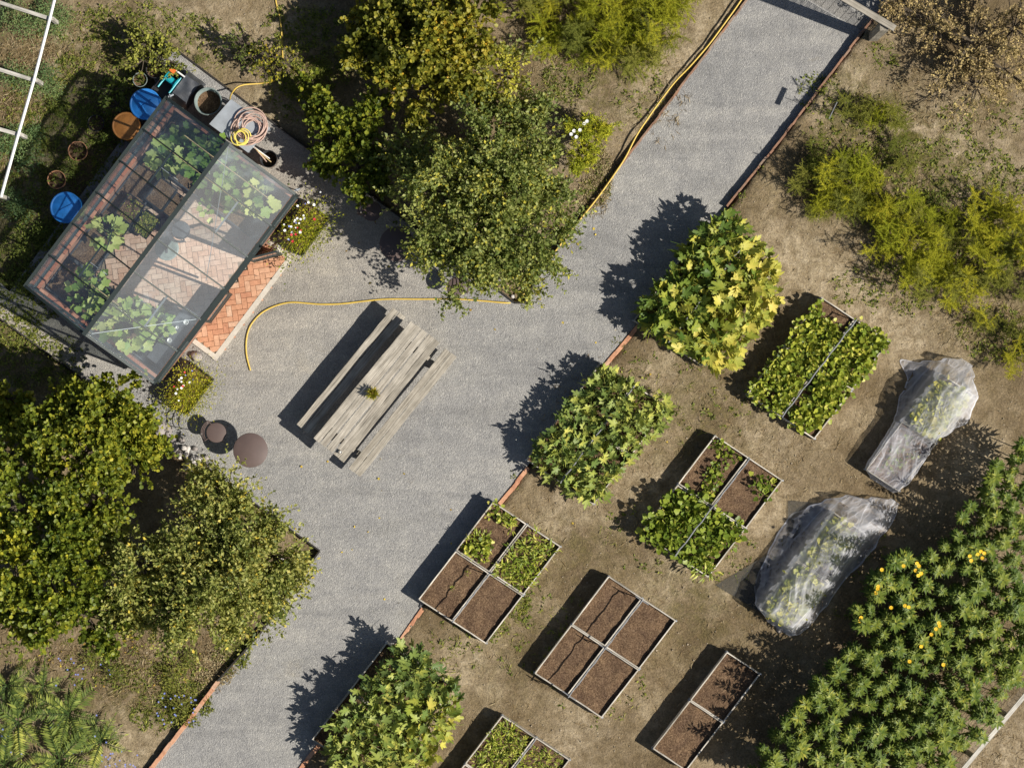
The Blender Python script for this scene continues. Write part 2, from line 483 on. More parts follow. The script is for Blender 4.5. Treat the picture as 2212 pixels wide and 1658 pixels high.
    tl = N(nt, 'ShaderNodeBsdfTranslucent'); tl.inputs[0].default_value = (.86, .89, .99, 1)
    mm = nt.nodes.new('ShaderNodeMixShader'); mm.inputs[0].default_value = .45
    nt.links.new(df.outputs[0], mm.inputs[1]); nt.links.new(tl.outputs[0], mm.inputs[2])
    m2 = nt.nodes.new('ShaderNodeMixShader')
    # a woven net closes up where it is seen at a slant: layer weight on its geometry
    lw = N(nt, 'ShaderNodeLayerWeight'); lw.inputs[0].default_value = .35
    fold = N(nt, 'ShaderNodeAttribute', attribute_name='tint')
    a = math_n(nt, 'ADD', math_n(nt, 'MULTIPLY', lw.outputs['Facing'], .40), math_n(nt, 'ADD', math_n(nt, 'MULTIPLY', fold.outputs['Fac'], .65), .25), True)
    nt.links.new(math_n(nt, 'MINIMUM', a, .93), m2.inputs[0])
    nt.links.new(tr.outputs[0], m2.inputs[1]); nt.links.new(mm.outputs[0], m2.inputs[2])
    nt.links.new(m2.outputs[0], out.inputs[0])
    M['net'] = m
make_materials()
m = bpy.data.materials.new('dark_see_through'); m.use_nodes = True; nt = m.node_tree
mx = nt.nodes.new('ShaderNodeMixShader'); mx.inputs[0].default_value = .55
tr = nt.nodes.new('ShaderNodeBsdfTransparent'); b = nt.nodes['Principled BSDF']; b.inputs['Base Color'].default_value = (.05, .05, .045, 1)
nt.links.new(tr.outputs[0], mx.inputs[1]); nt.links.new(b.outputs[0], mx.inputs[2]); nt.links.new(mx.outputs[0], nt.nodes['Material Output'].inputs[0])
M['darksheet'] = m  # even dark colour, partly transparent, for the triangles beside the lower net

# ------------------------------------------------------------------ leaf geometry (vectorised)
def nrm(a):
    return a / (np.linalg.norm(a, axis=-1, keepdims=True) + 1e-9)

T_OVAL = (np.array([(0, 0, 0), (-.30, .48, .10), (0, 1, -.05), (.30, .48, .10)]), np.array([(0, 3, 2), (0, 2, 1)]))
T_ROUND = (np.array([(0, 0, 0), (-.42, .35, .10), (-.30, .85, .02), (.05, 1, -.06), (.42, .75, .05), (.38, .25, .1)]), np.array([(0, 5, 4), (0, 4, 3), (0, 3, 2), (0, 2, 1)]))
T_LANCE = (np.array([(0, 0, 0), (-.13, .40, .05), (0, 1, -.15), (.13, .40, .05), (0, .45, -.02)]), np.array([(0, 3, 4), (4, 3, 2), (0, 4, 1), (1, 4, 2)]))
T_NEEDLE = (np.array([(-.045, 0, 0), (.045, 0, 0), (0, 1, 0)]), np.array([(0, 1, 2)]))
T_BLADE = (np.array([(-.05, 0, 0), (.05, 0, 0), (.03, .6, .05), (0, 1, -.05)]), np.array([(0, 1, 2), (0, 2, 3)]))

def leaves(name, pos, axis, normal, size, tmpl, tint, width=1.0):
    tv, tf = tmpl
    axis = nrm(axis)
    side = nrm(np.cross(axis, normal))
    nn = np.cross(side, axis)
    size = np.asarray(size)[:, None, None]
    t = tv[None, :, :]
    V = pos[:, None, :] + size * (side[:, None, :] * t[..., 0:1] * width + axis[:, None, :] * t[..., 1:2] + nn[:, None, :] * t[..., 2:3])
    n = len(pos); k = len(tv)
    F = (tf[None, :, :] + (np.arange(n) * k)[:, None, None]).reshape(-1, tf.shape[1])
    return np_mesh(name, V.reshape(-1, 3), F, np.repeat(tint, k))

def rvec(n, r=rng):
    return nrm(r.normal(size=(n, 3)))

def shoots(base, d, length, per, spread=.75, lift=.15, droop=0.0):
    """leaf positions, axes, normals along straight shoots"""
    n = len(base)
    t = (np.arange(per)[None, :] + rng.random((n, per))) / per
    L = length[:, None] * t
    dd = np.repeat(d[:, None, :], per, 1)
    bend = np.zeros((n, per, 3)); bend[..., 2] = -droop * (L ** 2)
    p = base[:, None, :] + dd * L[..., None] + bend
    p = p + rng.normal(size=p.shape) * .012
    rv = rng.normal(size=(n, per, 3))
    ax = nrm(dd * .55 + nrm(rv) * spread + np.array([0, 0, lift]))
    nm = nrm(rng.normal(size=(n, per, 3)) * .75 + np.array([0, 0, 1.0]))
    return p.reshape(-1, 3), ax.reshape(-1, 3), nm.reshape(-1, 3)

GRAVEL_PX = [(347, 82), (1112, 652), (1132, 652), (1165, 592), (1615, 0), (1700, -112), (2010, -112), (1863, 70), (1698, 289), (1570, 447), (1375, 700),
             (1300, 790), (1135, 1012), (1072, 1090), (910, 1312), (862, 1385), (690, 1600), (560, 1775), (232, 1775), (320, 1658), (470, 1470), (560, 1370), (635, 1265), (691, 1189),
             (0, 688), (-120, 600), (-40, 570), (20, 630), (345, 190), (318, 152)]
GRAVEL = [W(x, y) for x, y in GRAVEL_PX]

def right_side(x, y):
    """True on the bed side of the path (world coords arrays)"""
    a = W(1863, 70); b = W(560, 1775)
    return ((b[0] - a[0]) * (y - a[1]) - (b[1] - a[1]) * (x - a[0])) > 0

def ground_z(x, y):
    x = np.asarray(x, float); y = np.asarray(y, float)
    g = inpoly(x, y, GRAVEL)
    rs = right_side(x, y)
    z = np.where(rs, .14, -.10)
    px = x * PPM + 1106; py = 829 - y * PPM
    # level with the path beside the lower beds
    low = np.clip((py - 480) / 260, 0, 1)
    z = np.where(rs, .14 - .12 * low, z)
    und = .028 * np.sin(x * 1.9 + 1.3 * np.sin(y * 1.1)) * np.sin(y * 1.7 + .8) + .012 * np.sin(x * 5.1 + y * 3.3) * np.sin(y * 6.2 - x * 2)
    z = z + und * np.where(rs & (py > 500), .35, 1.0)
    return np.where(g, -.15, z)

def gz(x, y):
    return float(ground_z(np.array([x]), np.array([y]))[0])

def on(x, y, dz=0.0, h=0.0):
    """ground point below survey reading"""
    a = W(x, y, h)
    z = gz(*a)
    return (a[0], a[1], max(z, 0.0) + dz if inpoly(np.array([a[0]]), np.array([a[1]]), GRAVEL)[0] else z + dz)

# ------------------------------------------------------------------ ground
def make_ground():
    xs = np.concatenate([[-90, -45, -22], np.arange(-13.0, 13.01, .09), [22, 45, 90]])
    ys = np.concatenate([[-90, -45, -20], np.arange(-10.2, 10.21, .09), [20, 45, 90]])
    X, Y = np.meshgrid(xs, ys)
    Z = ground_z(X, Y)
    Z += np.where(Z < -.1, 0, rng.normal(size=Z.shape) * .006)
    nx, ny = len(xs), len(ys)
    V = np.stack([X, Y, Z], -1).reshape(-1, 3)
    idx = np.arange(nx * ny).reshape(ny, nx)
    F = np.stack([idx[:-1, :-1], idx[:-1, 1:], idx[1:, 1:], idx[1:, :-1]], -1).reshape(-1, 4)
    me = np_mesh('ground', V, F, smooth=True)
    px = X * PPM + 1106; py = 829 - Y * PPM
    def blob(cx, cy, rx, ry, a=0.0):
        c, s = math.cos(a), math.sin(a)
        u = (px - cx) * c + (py - cy) * s; w = -(px - cx) * s + (py - cy) * c
        return np.exp(-((u / rx) ** 2 + (w / ry) ** 2))
    green = .10 + 0 * px
    for b in [(300, 140, 160, 90), (60, 60, 110, 70), (80, 330, 120, 160), (700, 120, 90, 80), (1260, 200, 120, 60), (100, 760, 160, 90), (60, 620, 120, 80), (250, 1500, 120, 50),
              (1900, 260, 120, 60, .7), (2000, 420, 280, 150, .6), (1480, 900, 170, 120), (1100, 1330, 90, 160), (1500, 1300, 120, 120), (2150, 700, 110, 100), (1240, 1180, 120, 60), (30, 480, 90, 120)]:
        green += .8 * blob(*b)
    green = np.clip(green, 0, 1) * np.where(right_side(X, Y) & (py > 500), .55, 1.0)
    dry = .05 + 0 * px
    for b in [(600, 230, 110, 90), (430, 60, 150, 80), (1560, 60, 70, 120, .6), (1420, 200, 80, 130, .6), (2060, 310, 260, 90, .55), (1800, 170, 90, 90), (1720, 560, 110, 90, .7), (1830, 640, 130, 60, .7), (1230, 300, 60, 120),
              (280, 1610, 110, 90), (20, 1530, 110, 60), (1440, 1050, 120, 60), (2100, 1000, 80, 100), (1950, 720, 110, 70), (2180, 1640, 130, 130), (930, 1500, 60, 120, .6), (1650, 1110, 90, 60), (640, 60, 80, 50), (150, 70, 60, 60), (1420, 800, 40, 200, .65), (1200, 1120, 45, 130, .65), (1000, 1440, 40, 160, .65), (1720, 850, 60, 260, .65), (1480, 1200, 50, 200, .65), (1250, 1560, 60, 130, .65)]:
        dry += .9 * blob(*b)
    for nme, arr in (('green', green), ('dry', np.clip(dry, 0, 1))):
        a = me.attributes.new(nme, 'FLOAT', 'POINT')
        a.data.foreach_set('value', arr.ravel().astype(np.float32))
    o = link('ground', me, None, M['soil'])
    tag(o, 'dry brown garden soil with thin patches of moss and weeds', kind='structure')
    # gravel: fine grid clipped to the outline, with an edge that goes down
    import bmesh
    bm = bmesh.new()
    vs = [bm.verts.new((x, y, 0)) for x, y in GRAVEL]
    f = bm.faces.new(vs)
    if f.normal.z < 0: f.normal_flip()
    bmesh.ops.triangulate(bm, faces=[f])
    g = bmesh.ops.extrude_edge_only(bm, edges=[e for e in bm.edges if e.is_boundary])
    for v in g['geom']:
        if isinstance(v, bmesh.types.BMVert): v.co.z = -.13
    bmesh.ops.subdivide_edges(bm, edges=[e for e in bm.edges if e.calc_length() > 2], cuts=5, use_grid_fill=False)
    bmesh.ops.triangulate(bm, faces=bm.faces[:])
    me = bpy.data.meshes.new('gravel_path'); bm.to_mesh(me); bm.free()
    a = me.attributes.new('dusty', 'FLOAT', 'POINT')
    vals = []
    for v in me.vertices:
        px_, py_ = v.co.x * PPM + 1106, 829 - v.co.y * PPM
        vals.append(max(0, min(1, .9 - math.hypot(px_ - 640, py_ - 560) / 420)) + max(0, .8 - math.hypot(px_ - 60, py_ - 700) / 260))
    a.data.foreach_set('value', vals)
    tag(link('gravel_path', me, None, M['gravel']), 'light grey gravel path and yard around the greenhouse', kind='structure')
make_ground()

# ------------------------------------------------------------------ edging
def brick_mesh(name, lx, ly, lz, mat, n=3):
    out = []
    for i in range(n):
        mb = MB(); b = .004
        x, y, z = lx / 2, ly / 2, lz
        j = [random.uniform(-.003, .003) for _ in range(8)]
        V = [(-x, -y, 0), (x, -y, 0), (x, y, 0), (-x, y, 0), (-x, -y, z - b), (x, -y, z - b), (x, y, z - b), (-x, y, z - b),
             (-x + b + j[0], -y + b, z + j[4]), (x - b + j[1], -y + b, z + j[5]), (x - b, y - b + j[2], z + j[6]), (-x + b, y - b + j[3], z + j[7])]
        F = [(0, 1, 5, 4), (1, 2, 6, 5), (2, 3, 7, 6), (3, 0, 4, 7), (4, 5, 9, 8), (5, 6, 10, 9), (6, 7, 11, 10), (7, 4, 8, 11), (8, 9, 10, 11)]
        mb.add(V, F); out.append(mb.mesh(name, mat))
    return out
BR_EDGE = brick_mesh('brick', .219, .085, .16, M['brick'])
BR_OLD = brick_mesh('brick', .219, .045, .22, M['brickold'])

def brick_edging(px, top, label, old=False, side=0.0):
    pts = [Vector((*W(x, y), 0)) for x, y in px]
    root = empty('brick_edging', (pts[0].x, pts[0].y, 0), 0, label, 'brick edging')
    o = pts[0].copy()
    for a, b in zip(pts[:-1], pts[1:]):
        d = b - a; L = d.length; d.normalize(); n = max(1, math.ceil(L / .2205)); ang = math.atan2(d.y, d.x)
        nn = Vector((-d.y, d.x, 0))
        for i in range(n):
            c = a + d * ((i + .5) * L / n) + nn * (side + random.uniform(-.007, .007)) - o
            k = link('brick', random.choice(BR_OLD if old else BR_EDGE), root)
            k.location = (c.x, c.y, top - (.22 if old else .16) + random.uniform(-.006, .004))
            k.rotation_euler = (random.uniform(-.02, .02), random.uniform(-.01, .01), ang + random.uniform(-.012, .012))
    return root

brick_edging([(1165, 592), (1345, 355), (1440, 232), (1615, 0), (1680, -86)], .02, 'low red brick edging on the left of the upper path beside the yellow hose', True, side=.02)
brick_edging([(1990, -86), (1863, 70), (1698, 289), (1570, 447)], .155, 'raised brick edging along the right of the upper path up to the gate', True, side=-.01)
brick_edging([(1376, 702), (1338, 748), (1302, 790)], .03, 'short brick edging between the upper and middle squash beds', side=.03)
brick_edging([(1137, 1010), (1105, 1052), (1076, 1086)], .03, 'short brick edging between the middle squash bed and the salad bed', side=.03)
brick_edging([(910, 1312), (862, 1382), (846, 1402)], .03, 'short brick edging between the salad bed and the lower squash bed', side=.03)
brick_edging([(700, 1590), (640, 1665), (600, 1720)], .03, 'brick edging at the bottom of the path below the squash', side=.03)
brick_edging([(300, 1690), (395, 1568), (470, 1470)], .03, 'orange brick edging on the left of the path at the bottom', side=-.02)

def strip_edge(px, top, w, label, name='timber_edging', mat='edgesteel', cat='edging'):
    pts = [Vector((*W(x, y), 0)) for x, y in px]
    root = empty(name, pts[0], 0, label, cat)
    for a, b in zip(pts[:-1], pts[1:]):
        mb = MB(); L = (b - a).length; n = max(1, round(L / 1.8))
        for i in range(n):
            p = a.lerp(b, i / n) - pts[0]; q = a.lerp(b, (i + .99) / n) - pts[0]
            mb = MB(); h = top + random.uniform(-.006, .006)
            mb.bar(p + Vector((0, 0, h - .08)), q + Vector((0, 0, h - .08)), w, .16)
            mb.build('board', M[mat], root)
    return root
strip_edge([(340, 77), (724, 365), (1040, 598), (1112, 654)], .05, .035, 'long dark edging board between the greenhouse gravel and the orchard soil')
strip_edge([(1112, 654), (1134, 654), (1163, 594)], .06, .04, 'short dark edging round the pointed tip of the orchard bed')
strip_edge([(470, 1470), (560, 1370), (635, 1265), (691, 1189)], .05, .035, 'dark edging board on the left of the path under the apple tree')
strip_edge([(691, 1189), (420, 992), (145, 793), (0, 688), (-60, 645)], .03, .03, 'dark edging board behind the left apple tree and the greenhouse end')

# ------------------------------------------------------------------ raised beds
AX = (.835, .55); BX = (-.608, .794)          # across, along (survey axes)
def bedpt(A, al, be, h=0.0):
    """al, be in metres from corner A (survey reading at rim height)"""
    a = W(A[0], A[1], .4)
    return Vector((a[0] + AX[0] * al + BX[0] * be, a[1] - AX[1] * al - BX[1] * be, h))
DA = Vector((AX[0], -AX[1], 0)); DB = Vector((BX[0], -BX[1], 0))
CW, CL = .80, 1.225
RIM = .40
def board_mesh(L, hz):
    mb = MB(); t = .027
    # boards are built lying along x with a slightly worn top edge
    n = 6; V = []; F = []
    for i in range(n + 1):
        x = -L / 2 + L * i / n; w = random.uniform(-.0015, .0015)
        V += [(x, -t / 2 + w, 0), (x, t / 2 + w, 0), (x, t / 2 - .002 + w, hz + random.uniform(-.003, .002)), (x, -t / 2 + .002 + w, hz + random.uniform(-.003, .002))]
    for i in range(n):
        a = i * 4; b = a + 4
        for k in range(4): F.append((a + k, b + k, b + (k + 1) % 4, a + (k + 1) % 4))
    F += [(3, 2, 1, 0), (n * 4, n * 4 + 1, n * 4 + 2, n * 4 + 3)]
    mb.add(V, F)
    return mb.mesh('board', M['boardwood'])
B_LONG = [board_mesh(CL, .196) for _ in range(3)]
B_SHORT = [board_mesh(CW, .196) for _ in range(3)]
hb = MB(); hb.box((0, 0, .05), (.05, .026, .12)); hb.tube([(0, 0, -.02), (0, 0, .13)], .009, 8)
HINGE = hb.mesh('hinge', M['zinc'])

def soil_mesh(w, l, seed):
    n, m = 12, 18
    V = []; F = []
    for j in range(m + 1):
        for i in range(n + 1):
            al = w * i / n; be = l * j / m
            p = DA * al + DB * be
            e = min(i, n - i, j, m - j)
            z = .034 * noise.noise(Vector((p.x * 5 + seed * 9, p.y * 5, 0))) + .016 * noise.noise(Vector((p.x * 17, p.y * 17, seed))) + (-.012 if e == 0 else 0)
            V.append((p.x, p.y, z))
    for j in range(m):
        for i in range(n):
            a = j * (n + 1) + i
            F.append((a, a + n + 1, a + n + 2, a + 1))
    mb = MB(); mb.add(V, F)
    return mb.mesh('soil', M['compost'], True)
SOILS = [soil_mesh(CW - .022, CL - .022, s) for s in range(4)]

beds = {}
def raised_bed(A, i, j, label, soil_h=.31):
    """i across, j along"""
    al = i * (CW + .035) + random.uniform(-.006, .006); be = j * (CL + .035) + random.uniform(-.006, .006)
    p0 = bedpt(A, al, be)
    base = .02
    root = empty('raised_bed', (p0.x, p0.y, base - .02), 0, label, 'raised bed', 'hinged timber raised beds')
    angB = math.atan2(DB.y, DB.x); angA = math.atan2(DA.y, DA.x)
    for lay in range(2):
        z = lay * .200
        for s in (0, 1):
            o = link('board', random.choice(B_LONG), root)
            o.location = DA * (s * CW) + DB * (CL / 2) + Vector((0, 0, z)); o.rotation_euler = (0, 0, angB + random.uniform(-.006, .006))
            o = link('board', random.choice(B_SHORT), root)
            o.location = DB * (s * CL) + DA * (CW / 2) + Vector((0, 0, z + .001)); o.rotation_euler = (0, 0, angA + random.uniform(-.006, .006))
        for s in (0, 1):
            for t in (0, 1):
                o = link('hinge', HINGE, root); o.location = DA * (s * (CW + .012) - .006 * (1 - s)) + DB * (t * CL) + Vector((0, 0, z + .05))
    so = link('soil', random.choice(SOILS), root)
    so.location = DA * .011 + DB * .011 + Vector((0, 0, soil_h)); so['kind'] = 'stuff'
    return root

R1 = [(1530, 484), (1298, 785), (1065, 1085), (835, 1388)]
R2 = [(1775, 643), (1545, 942), (1315, 1245), (1085, 1545)]
R3 = [(2031, 806), (1801, 1107), (1571, 1408)]
corner = {(0, 0): 'top', (1, 0): 'right', (0, 1): 'left', (1, 1): 'bottom'}
def block(A, key, text, w=2):
    for i in range(w):
        for j in range(2):
            if A[1] > 1500 and j == 1: pass
            if w == 2: c = corner[(i, j)] + ' quarter'
            else: c = ('upper', 'lower')[j] + ' half'
            raised_bed(A, i, j, f'weathered timber raised bed, {c} of {text}')
    beds[key] = A
block(R1[0], 'sq1', 'the block under the upper yellow squash')
block(R1[1], 'sq2', 'the block under the middle squash')
block(R1[2], 'salad', 'the half-bare salad block beside the path')
block(R1[3], 'sq3', 'the block under the lower squash')
block(R2[0], 'dense', 'the block packed with green leaves')
block(R2[1], 'mixed', 'the block with two leafy and two sparse beds')
block(R2[2], 'bare', 'the empty brown block')
block(R2[3], 'low', 'the block cut by the bottom of the photo')
block(R3[0], 'net1', 'the pair under the upper net', 1)
block(R3[1], 'net2', 'the pair under the lower net', 1)
block(R3[2], 'small', 'the bare shaded pair near the tall green thicket', 1)

def rail(A, label, z=.72, b0=.0, b1=2.5, al=.815, posts=(0.02, 1.25, 2.46), T=True):
    p = bedpt(A, al, b0); root = empty('irrigation_rail', (p.x, p.y, 0), 0, label, 'pipe rail', 'pipe rails along the beds')
    pts = [DB * (b1 * k / 14) + Vector((0, 0, z + .012 * math.sin(k * 1.7))) + DA * (.01 * math.sin(k * 2.3)) for k in range(15)]
    mb = MB(); mb.tube(pts, .014, 6); mb.build('rail', M['greypipe'], root)
    for q in posts:
        mb = MB(); mb.tube([DB * q + Vector((0, 0, .3)), DB * q + Vector((0, 0, z))], .012, 6); mb.build('post', M['greypipe'], root)
        if T:
            mb = MB(); mb.tube([DB * q - DA * .16 + Vector((0, 0, z - .02)), DB * q + DA * .16 + Vector((0, 0, z - .02))], .010, 6); mb.build('crossbar', M['greypipe'], root)
    return root
rail(R2[2], 'grey pipe rail on short posts over the empty brown block', .80)
rail(R1[2], 'grey pipe rail over the salad block beside the path', .74, 1.25, 1.24, posts=(.05, 1.2), T=False)
rail(R2[0], 'grey pipe rail over the block packed with green leaves', .78, T=False)
rail(R2[1], 'grey pipe rail over the block with two leafy beds', .76, T=False)
rail(R1[0], 'grey pipe rail sticking out of the upper yellow squash', .92, T=False)
rail(R1[1], 'grey pipe rail running through the middle squash', .72, T=False)
rail(R2[3], 'grey pipe rail over the block at the bottom of the photo', .74, T=False)

# ------------------------------------------------------------------ small leafy plants in the beds
def lobed(nl=5, depth=.35, pts=4, seed=0, jag=.0, sharp=False):
    """outline of a lobed leaf, stalk at origin, tip at y=1"""
    r = random.Random(seed)
    out = []
    n = nl * pts
    for k in range(n + 1):
        t = k / n
        ang = R(-160) + R(320) * t
        ph = (t * nl) % 1.0
        lob = math.sin(math.pi * ph) ** .7 if not sharp else (1 - abs(2 * ph - 1)) ** .62
        if sharp: lob *= 1 + .16 * math.sin(ph * math.pi * 6)
        rad = (1 - depth + depth * lob) * (.42 + .16 * math.cos(ang)) * (1 + (r.uniform(-jag, jag)))
        x = rad * math.sin(ang); y = .46 + rad * math.cos(ang)
        out.append((x, y))
    return out
def lobed_mesh_data(outline, cup=.18, wave=.05, seed=0):
    r = random.Random(seed)
    V = [(0, .42, 0.0)]
    for x, y in outline:
        d = math.hypot(x, y - .42)
        V.append((x, y, cup * d - .5 * max(0, d - .35) + r.uniform(-wave, wave)))
    V.append((0, 0, 0))
    n = len(outline)
    F = [(0, i + 1, i) for i in range(1, n)] + [(0, n + 1, n), (0, 1, n + 1)]
    return np.array(V), np.array(F)
T_LOB = lobed_mesh_data(lobed(3, .3, 3, 1), .2, .05)

def rosette(name, n, size, mat, tmpl, rise=.5, seed=0, height=.12, tintb=0.0, spread=.9):
    r = np.random.default_rng(seed)
    az = r.random(n) * 2 * math.pi
    el = r.random(n) ** .8 * 1.25
    d = np.stack([np.cos(az) * np.cos(el), np.sin(az) * np.cos(el), np.sin(el) * rise + .1], -1)
    stalk = r.random(n)[:, None] * height * .9 + .02
    pos = d * stalk * np.array([spread, spread, 1.4])
    ax = nrm(d + r.normal(size=(n, 3)) * .25 - np.array([0, 0, .15]))
    nm = nrm(np.array([0, 0, 1.0]) - d * .4 + r.normal(size=(n, 3)) * .35)
    tint = np.clip(r.normal(.5 + tintb, .24, n), 0, 1)
    me = leaves(name, pos, ax, nm, size * (.65 + .6 * r.random(n)), tmpl, tint)
    me.materials.append(mat)
    return me
SALAD = [rosette('salad_plant', 17, .095, M['leaf_bed'], T_LOB, .7, s, .13, .16) for s in range(4)]
ROCKET = [rosette('rocket_plant', 15, .10, M['leaf_bed'], T_LANCE, .7, 20 + s, .12, .15) for s in range(3)]
for _m in ROCKET: pass
CHARD = [rosette('chard_plant', 10, .13, M['leaf_bed'], T_LOB, .8, 40 + s, .16, .0) for s in range(3)]

def plant_at(meshes, name, p, s, label, cat, group):
    o = link(name, random.choice(meshes))
    o.location = p; o.rotation_euler = (random.uniform(-.15, .15), random.uniform(-.15, .15), random.uniform(0, 6.28))
    o.scale = (s, s, s * random.uniform(.8, 1.2))
    return tag(o, label, cat, group)

def fill_bed(key, i, j, n, meshes, name, cat, label, s=(.8, 1.3), edge=.07, region=None, h=.31, over=0.0):
    A = beds[key]; c = 0; tries = 0; P = []
    while c < n and tries < n * 40:
        tries += 1
        a = random.uniform(edge - over, CW - edge + over); b = random.uniform(edge - over, CL - edge + over)
        if region and not region(a / CW, b / CL): continue
        if any((a - x) ** 2 + (b - y) ** 2 < (.075) ** 2 for x, y in P): continue
        P.append((a, b)); c += 1
        p = bedpt(A, i * (CW + .035) + a, j * (CL + .035) + b, h)
        plant_at(meshes, name, p, random.uniform(*s), label, cat, f'{cat}s in the raised beds')

KALE = [rosette('kale_plant', 18, .13, M['leaf_bed'], T_LOB, .9, 60 + s, .17, .50) for s in range(3)]
# salad block
fill_bed('salad', 0, 0, 12, ROCKET, 'rocket_plant', 'rocket plant', 'low bright green rocket plant along the path side of the salad block', (.9, 1.4), region=lambda a, b: b + .25 * math.sin(a * 6) > .62 or a < .3 and b < .9 or (b < .22 and a > .1))
fill_bed('salad', 0, 0, 12, SALAD, 'rocket_plant', 'rocket plant', 'low bright green rocket plant along the path side of the salad block', (.7, 1.1), region=lambda a, b: b > .6 or a < .25 or b < .18)
fill_bed('salad', 1, 0, 46, ROCKET, 'rocket_plant', 'rocket plant', 'dense rocket plant in the right quarter of the salad block', (1.0, 1.5), region=lambda a, b: a + .3 * b > .28)
fill_bed('salad', 0, 1, 2, ROCKET, 'weed_sprout', 'weed', 'tiny weed in the otherwise bare left quarter of the salad block', (.4, .6))
# dense block
for (i, j) in corner:
    if (i, j) == (1, 1):
        fill_bed('dense', i, j, 34, SALAD, 'bean_plant', 'bean plant', 'looser low green plant in the bottom quarter of the packed block', (1.0, 1.5), region=lambda a, b: .25 < a < .95 or b < .3)
    else:
        fill_bed('dense', i, j, 60, SALAD, 'bean_plant', 'bean plant', 'bushy yellow-green plant packed into the ' + corner[(i, j)] + ' quarter of the crowded block', (.85, 1.3), edge=.05, h=.33, over=.02,
                 region=(lambda a, b: b > .30 or (a < .12 and b > .1)) if (i, j) == (0, 0) else (lambda a, b: not (j == 1 and .42 < a < .62 and b > .6)))
# mixed block
fill_bed('mixed', 0, 0, 22, CHARD, 'beet_plant', 'beet plant', 'spindly beet plant in a row in the top quarter of the mixed block', (.55, .85), region=lambda a, b: abs(a - .35 - .45 * b) < .14 or b < .14 and a < .8)
fill_bed('mixed', 1, 0, 5, CHARD, 'beet_plant', 'beet plant', 'lone beet plant in the right quarter of the mixed block', (.8, 1.1), region=lambda a, b: a > .45 and b < .4)
fill_bed('mixed', 0, 1, 62, CHARD, 'turnip_plant', 'turnip plant', 'broad-leaved turnip plant crowding the left quarter of the mixed block', (.9, 1.3), h=.36, over=.05)
fill_bed('mixed', 1, 1, 44, CHARD, 'turnip_plant', 'turnip plant', 'broad-leaved turnip plant in the bottom quarter of the mixed block', (.8, 1.2), h=.34, over=.02, region=lambda a, b: b < .35 or a < .75)
fill_bed('mixed', 1, 1, 7, ROCKET, 'turnip_plant', 'turnip plant', 'pale leafy plant spilling over the lowest corner of the mixed block', (1.3, 1.7), h=.36, over=.08, region=lambda a, b: b > .8 and a > .6)
# low block
fill_bed('low', 0, 0, 55, ROCKET, 'spinach_plant', 'spinach plant', 'small spinach plant in the top quarter of the block at the bottom edge', (.8, 1.25), region=lambda a, b: b > .1)
fill_bed('low', 1, 0, 40, ROCKET, 'spinach_plant', 'spinach plant', 'small spinach plant in the right quarter of the block at the bottom edge', (.8, 1.2))
# under the nets
fill_bed('net1', 0, 0, 52, KALE, 'cabbage_plant', 'cabbage plant', 'pale cabbage plant under the upper net', (.9, 1.15), h=.38, edge=.17, region=lambda a, b: b < .93)
fill_bed('net1', 0, 1, 14, CHARD, 'cabbage_plant', 'cabbage plant', 'small cabbage plant under the low end of the upper net', (.45, .65), h=.27, edge=.18)
fill_bed('net2', 0, 0, 18, KALE, 'kale_plant', 'kale plant', 'yellow-green kale plant under the upper half of the lower net', (.9, 1.2), h=.32, edge=.14, region=lambda a, b: abs(a - .45) < .3)
fill_bed('net2', 0, 1, 46, KALE, 'kale_plant', 'kale plant', 'pale kale plant under the lower half of the lower net', (.85, 1.15), h=.32, edge=.15)

# ------------------------------------------------------------------ squash with big leaves, each leaf its own object
def squash_leaf(seed, deep):
    nl = 5
    o = lobed(nl, deep, 9, seed, .17, True)
    V, F = lobed_mesh_data(o, .30, .02, seed)
    for q in range(1, len(o) + 1):
        ph = ((q - 1) / (len(o) - 1) * nl) % 1.0
        V[q, 2] += .10 * (1 - 2 * abs(2 * ph - 1)) * math.hypot(V[q, 0], V[q, 1] - .42)
    # ribs sunk a little, stalk below
    n = len(V); r = random.Random(seed)
    st = [(-.012, 0, 0), (.012, 0, 0), (.012, -.05, -.9), (-.012, -.05, -.9)]
    V = np.vstack([V, np.array(st)])
    F = np.vstack([F, np.array([(n, n + 1, n + 2), (n, n + 2, n + 3)])])
    return V, F
def leaf_variants(mat, n, deep, t0, t1, name='leaf'):
    out = []
    for s in range(n):
        V, F = squash_leaf(s * 3 + int(deep * 100), deep)
        t = t0 + (t1 - t0) * s / max(1, n - 1)
        tint = np.clip(np.full(len(V), t) + rng.normal(size=len(V)) * .07, 0, 1)
        tint[0] = min(1, t + .12)
        me = np_mesh(name, V, F, tint); me.materials.append(mat)
        out.append(me)
    return out
LV = {
    'yellow': leaf_variants(M['leaf_squash'], 12, .46, .25, .92),
    'green': leaf_variants(M['leaf_squash'], 10, .56, .02, .60),
    'grey': leaf_variants(M['leaf_squashblue'], 12, .64, .05, .85),
}
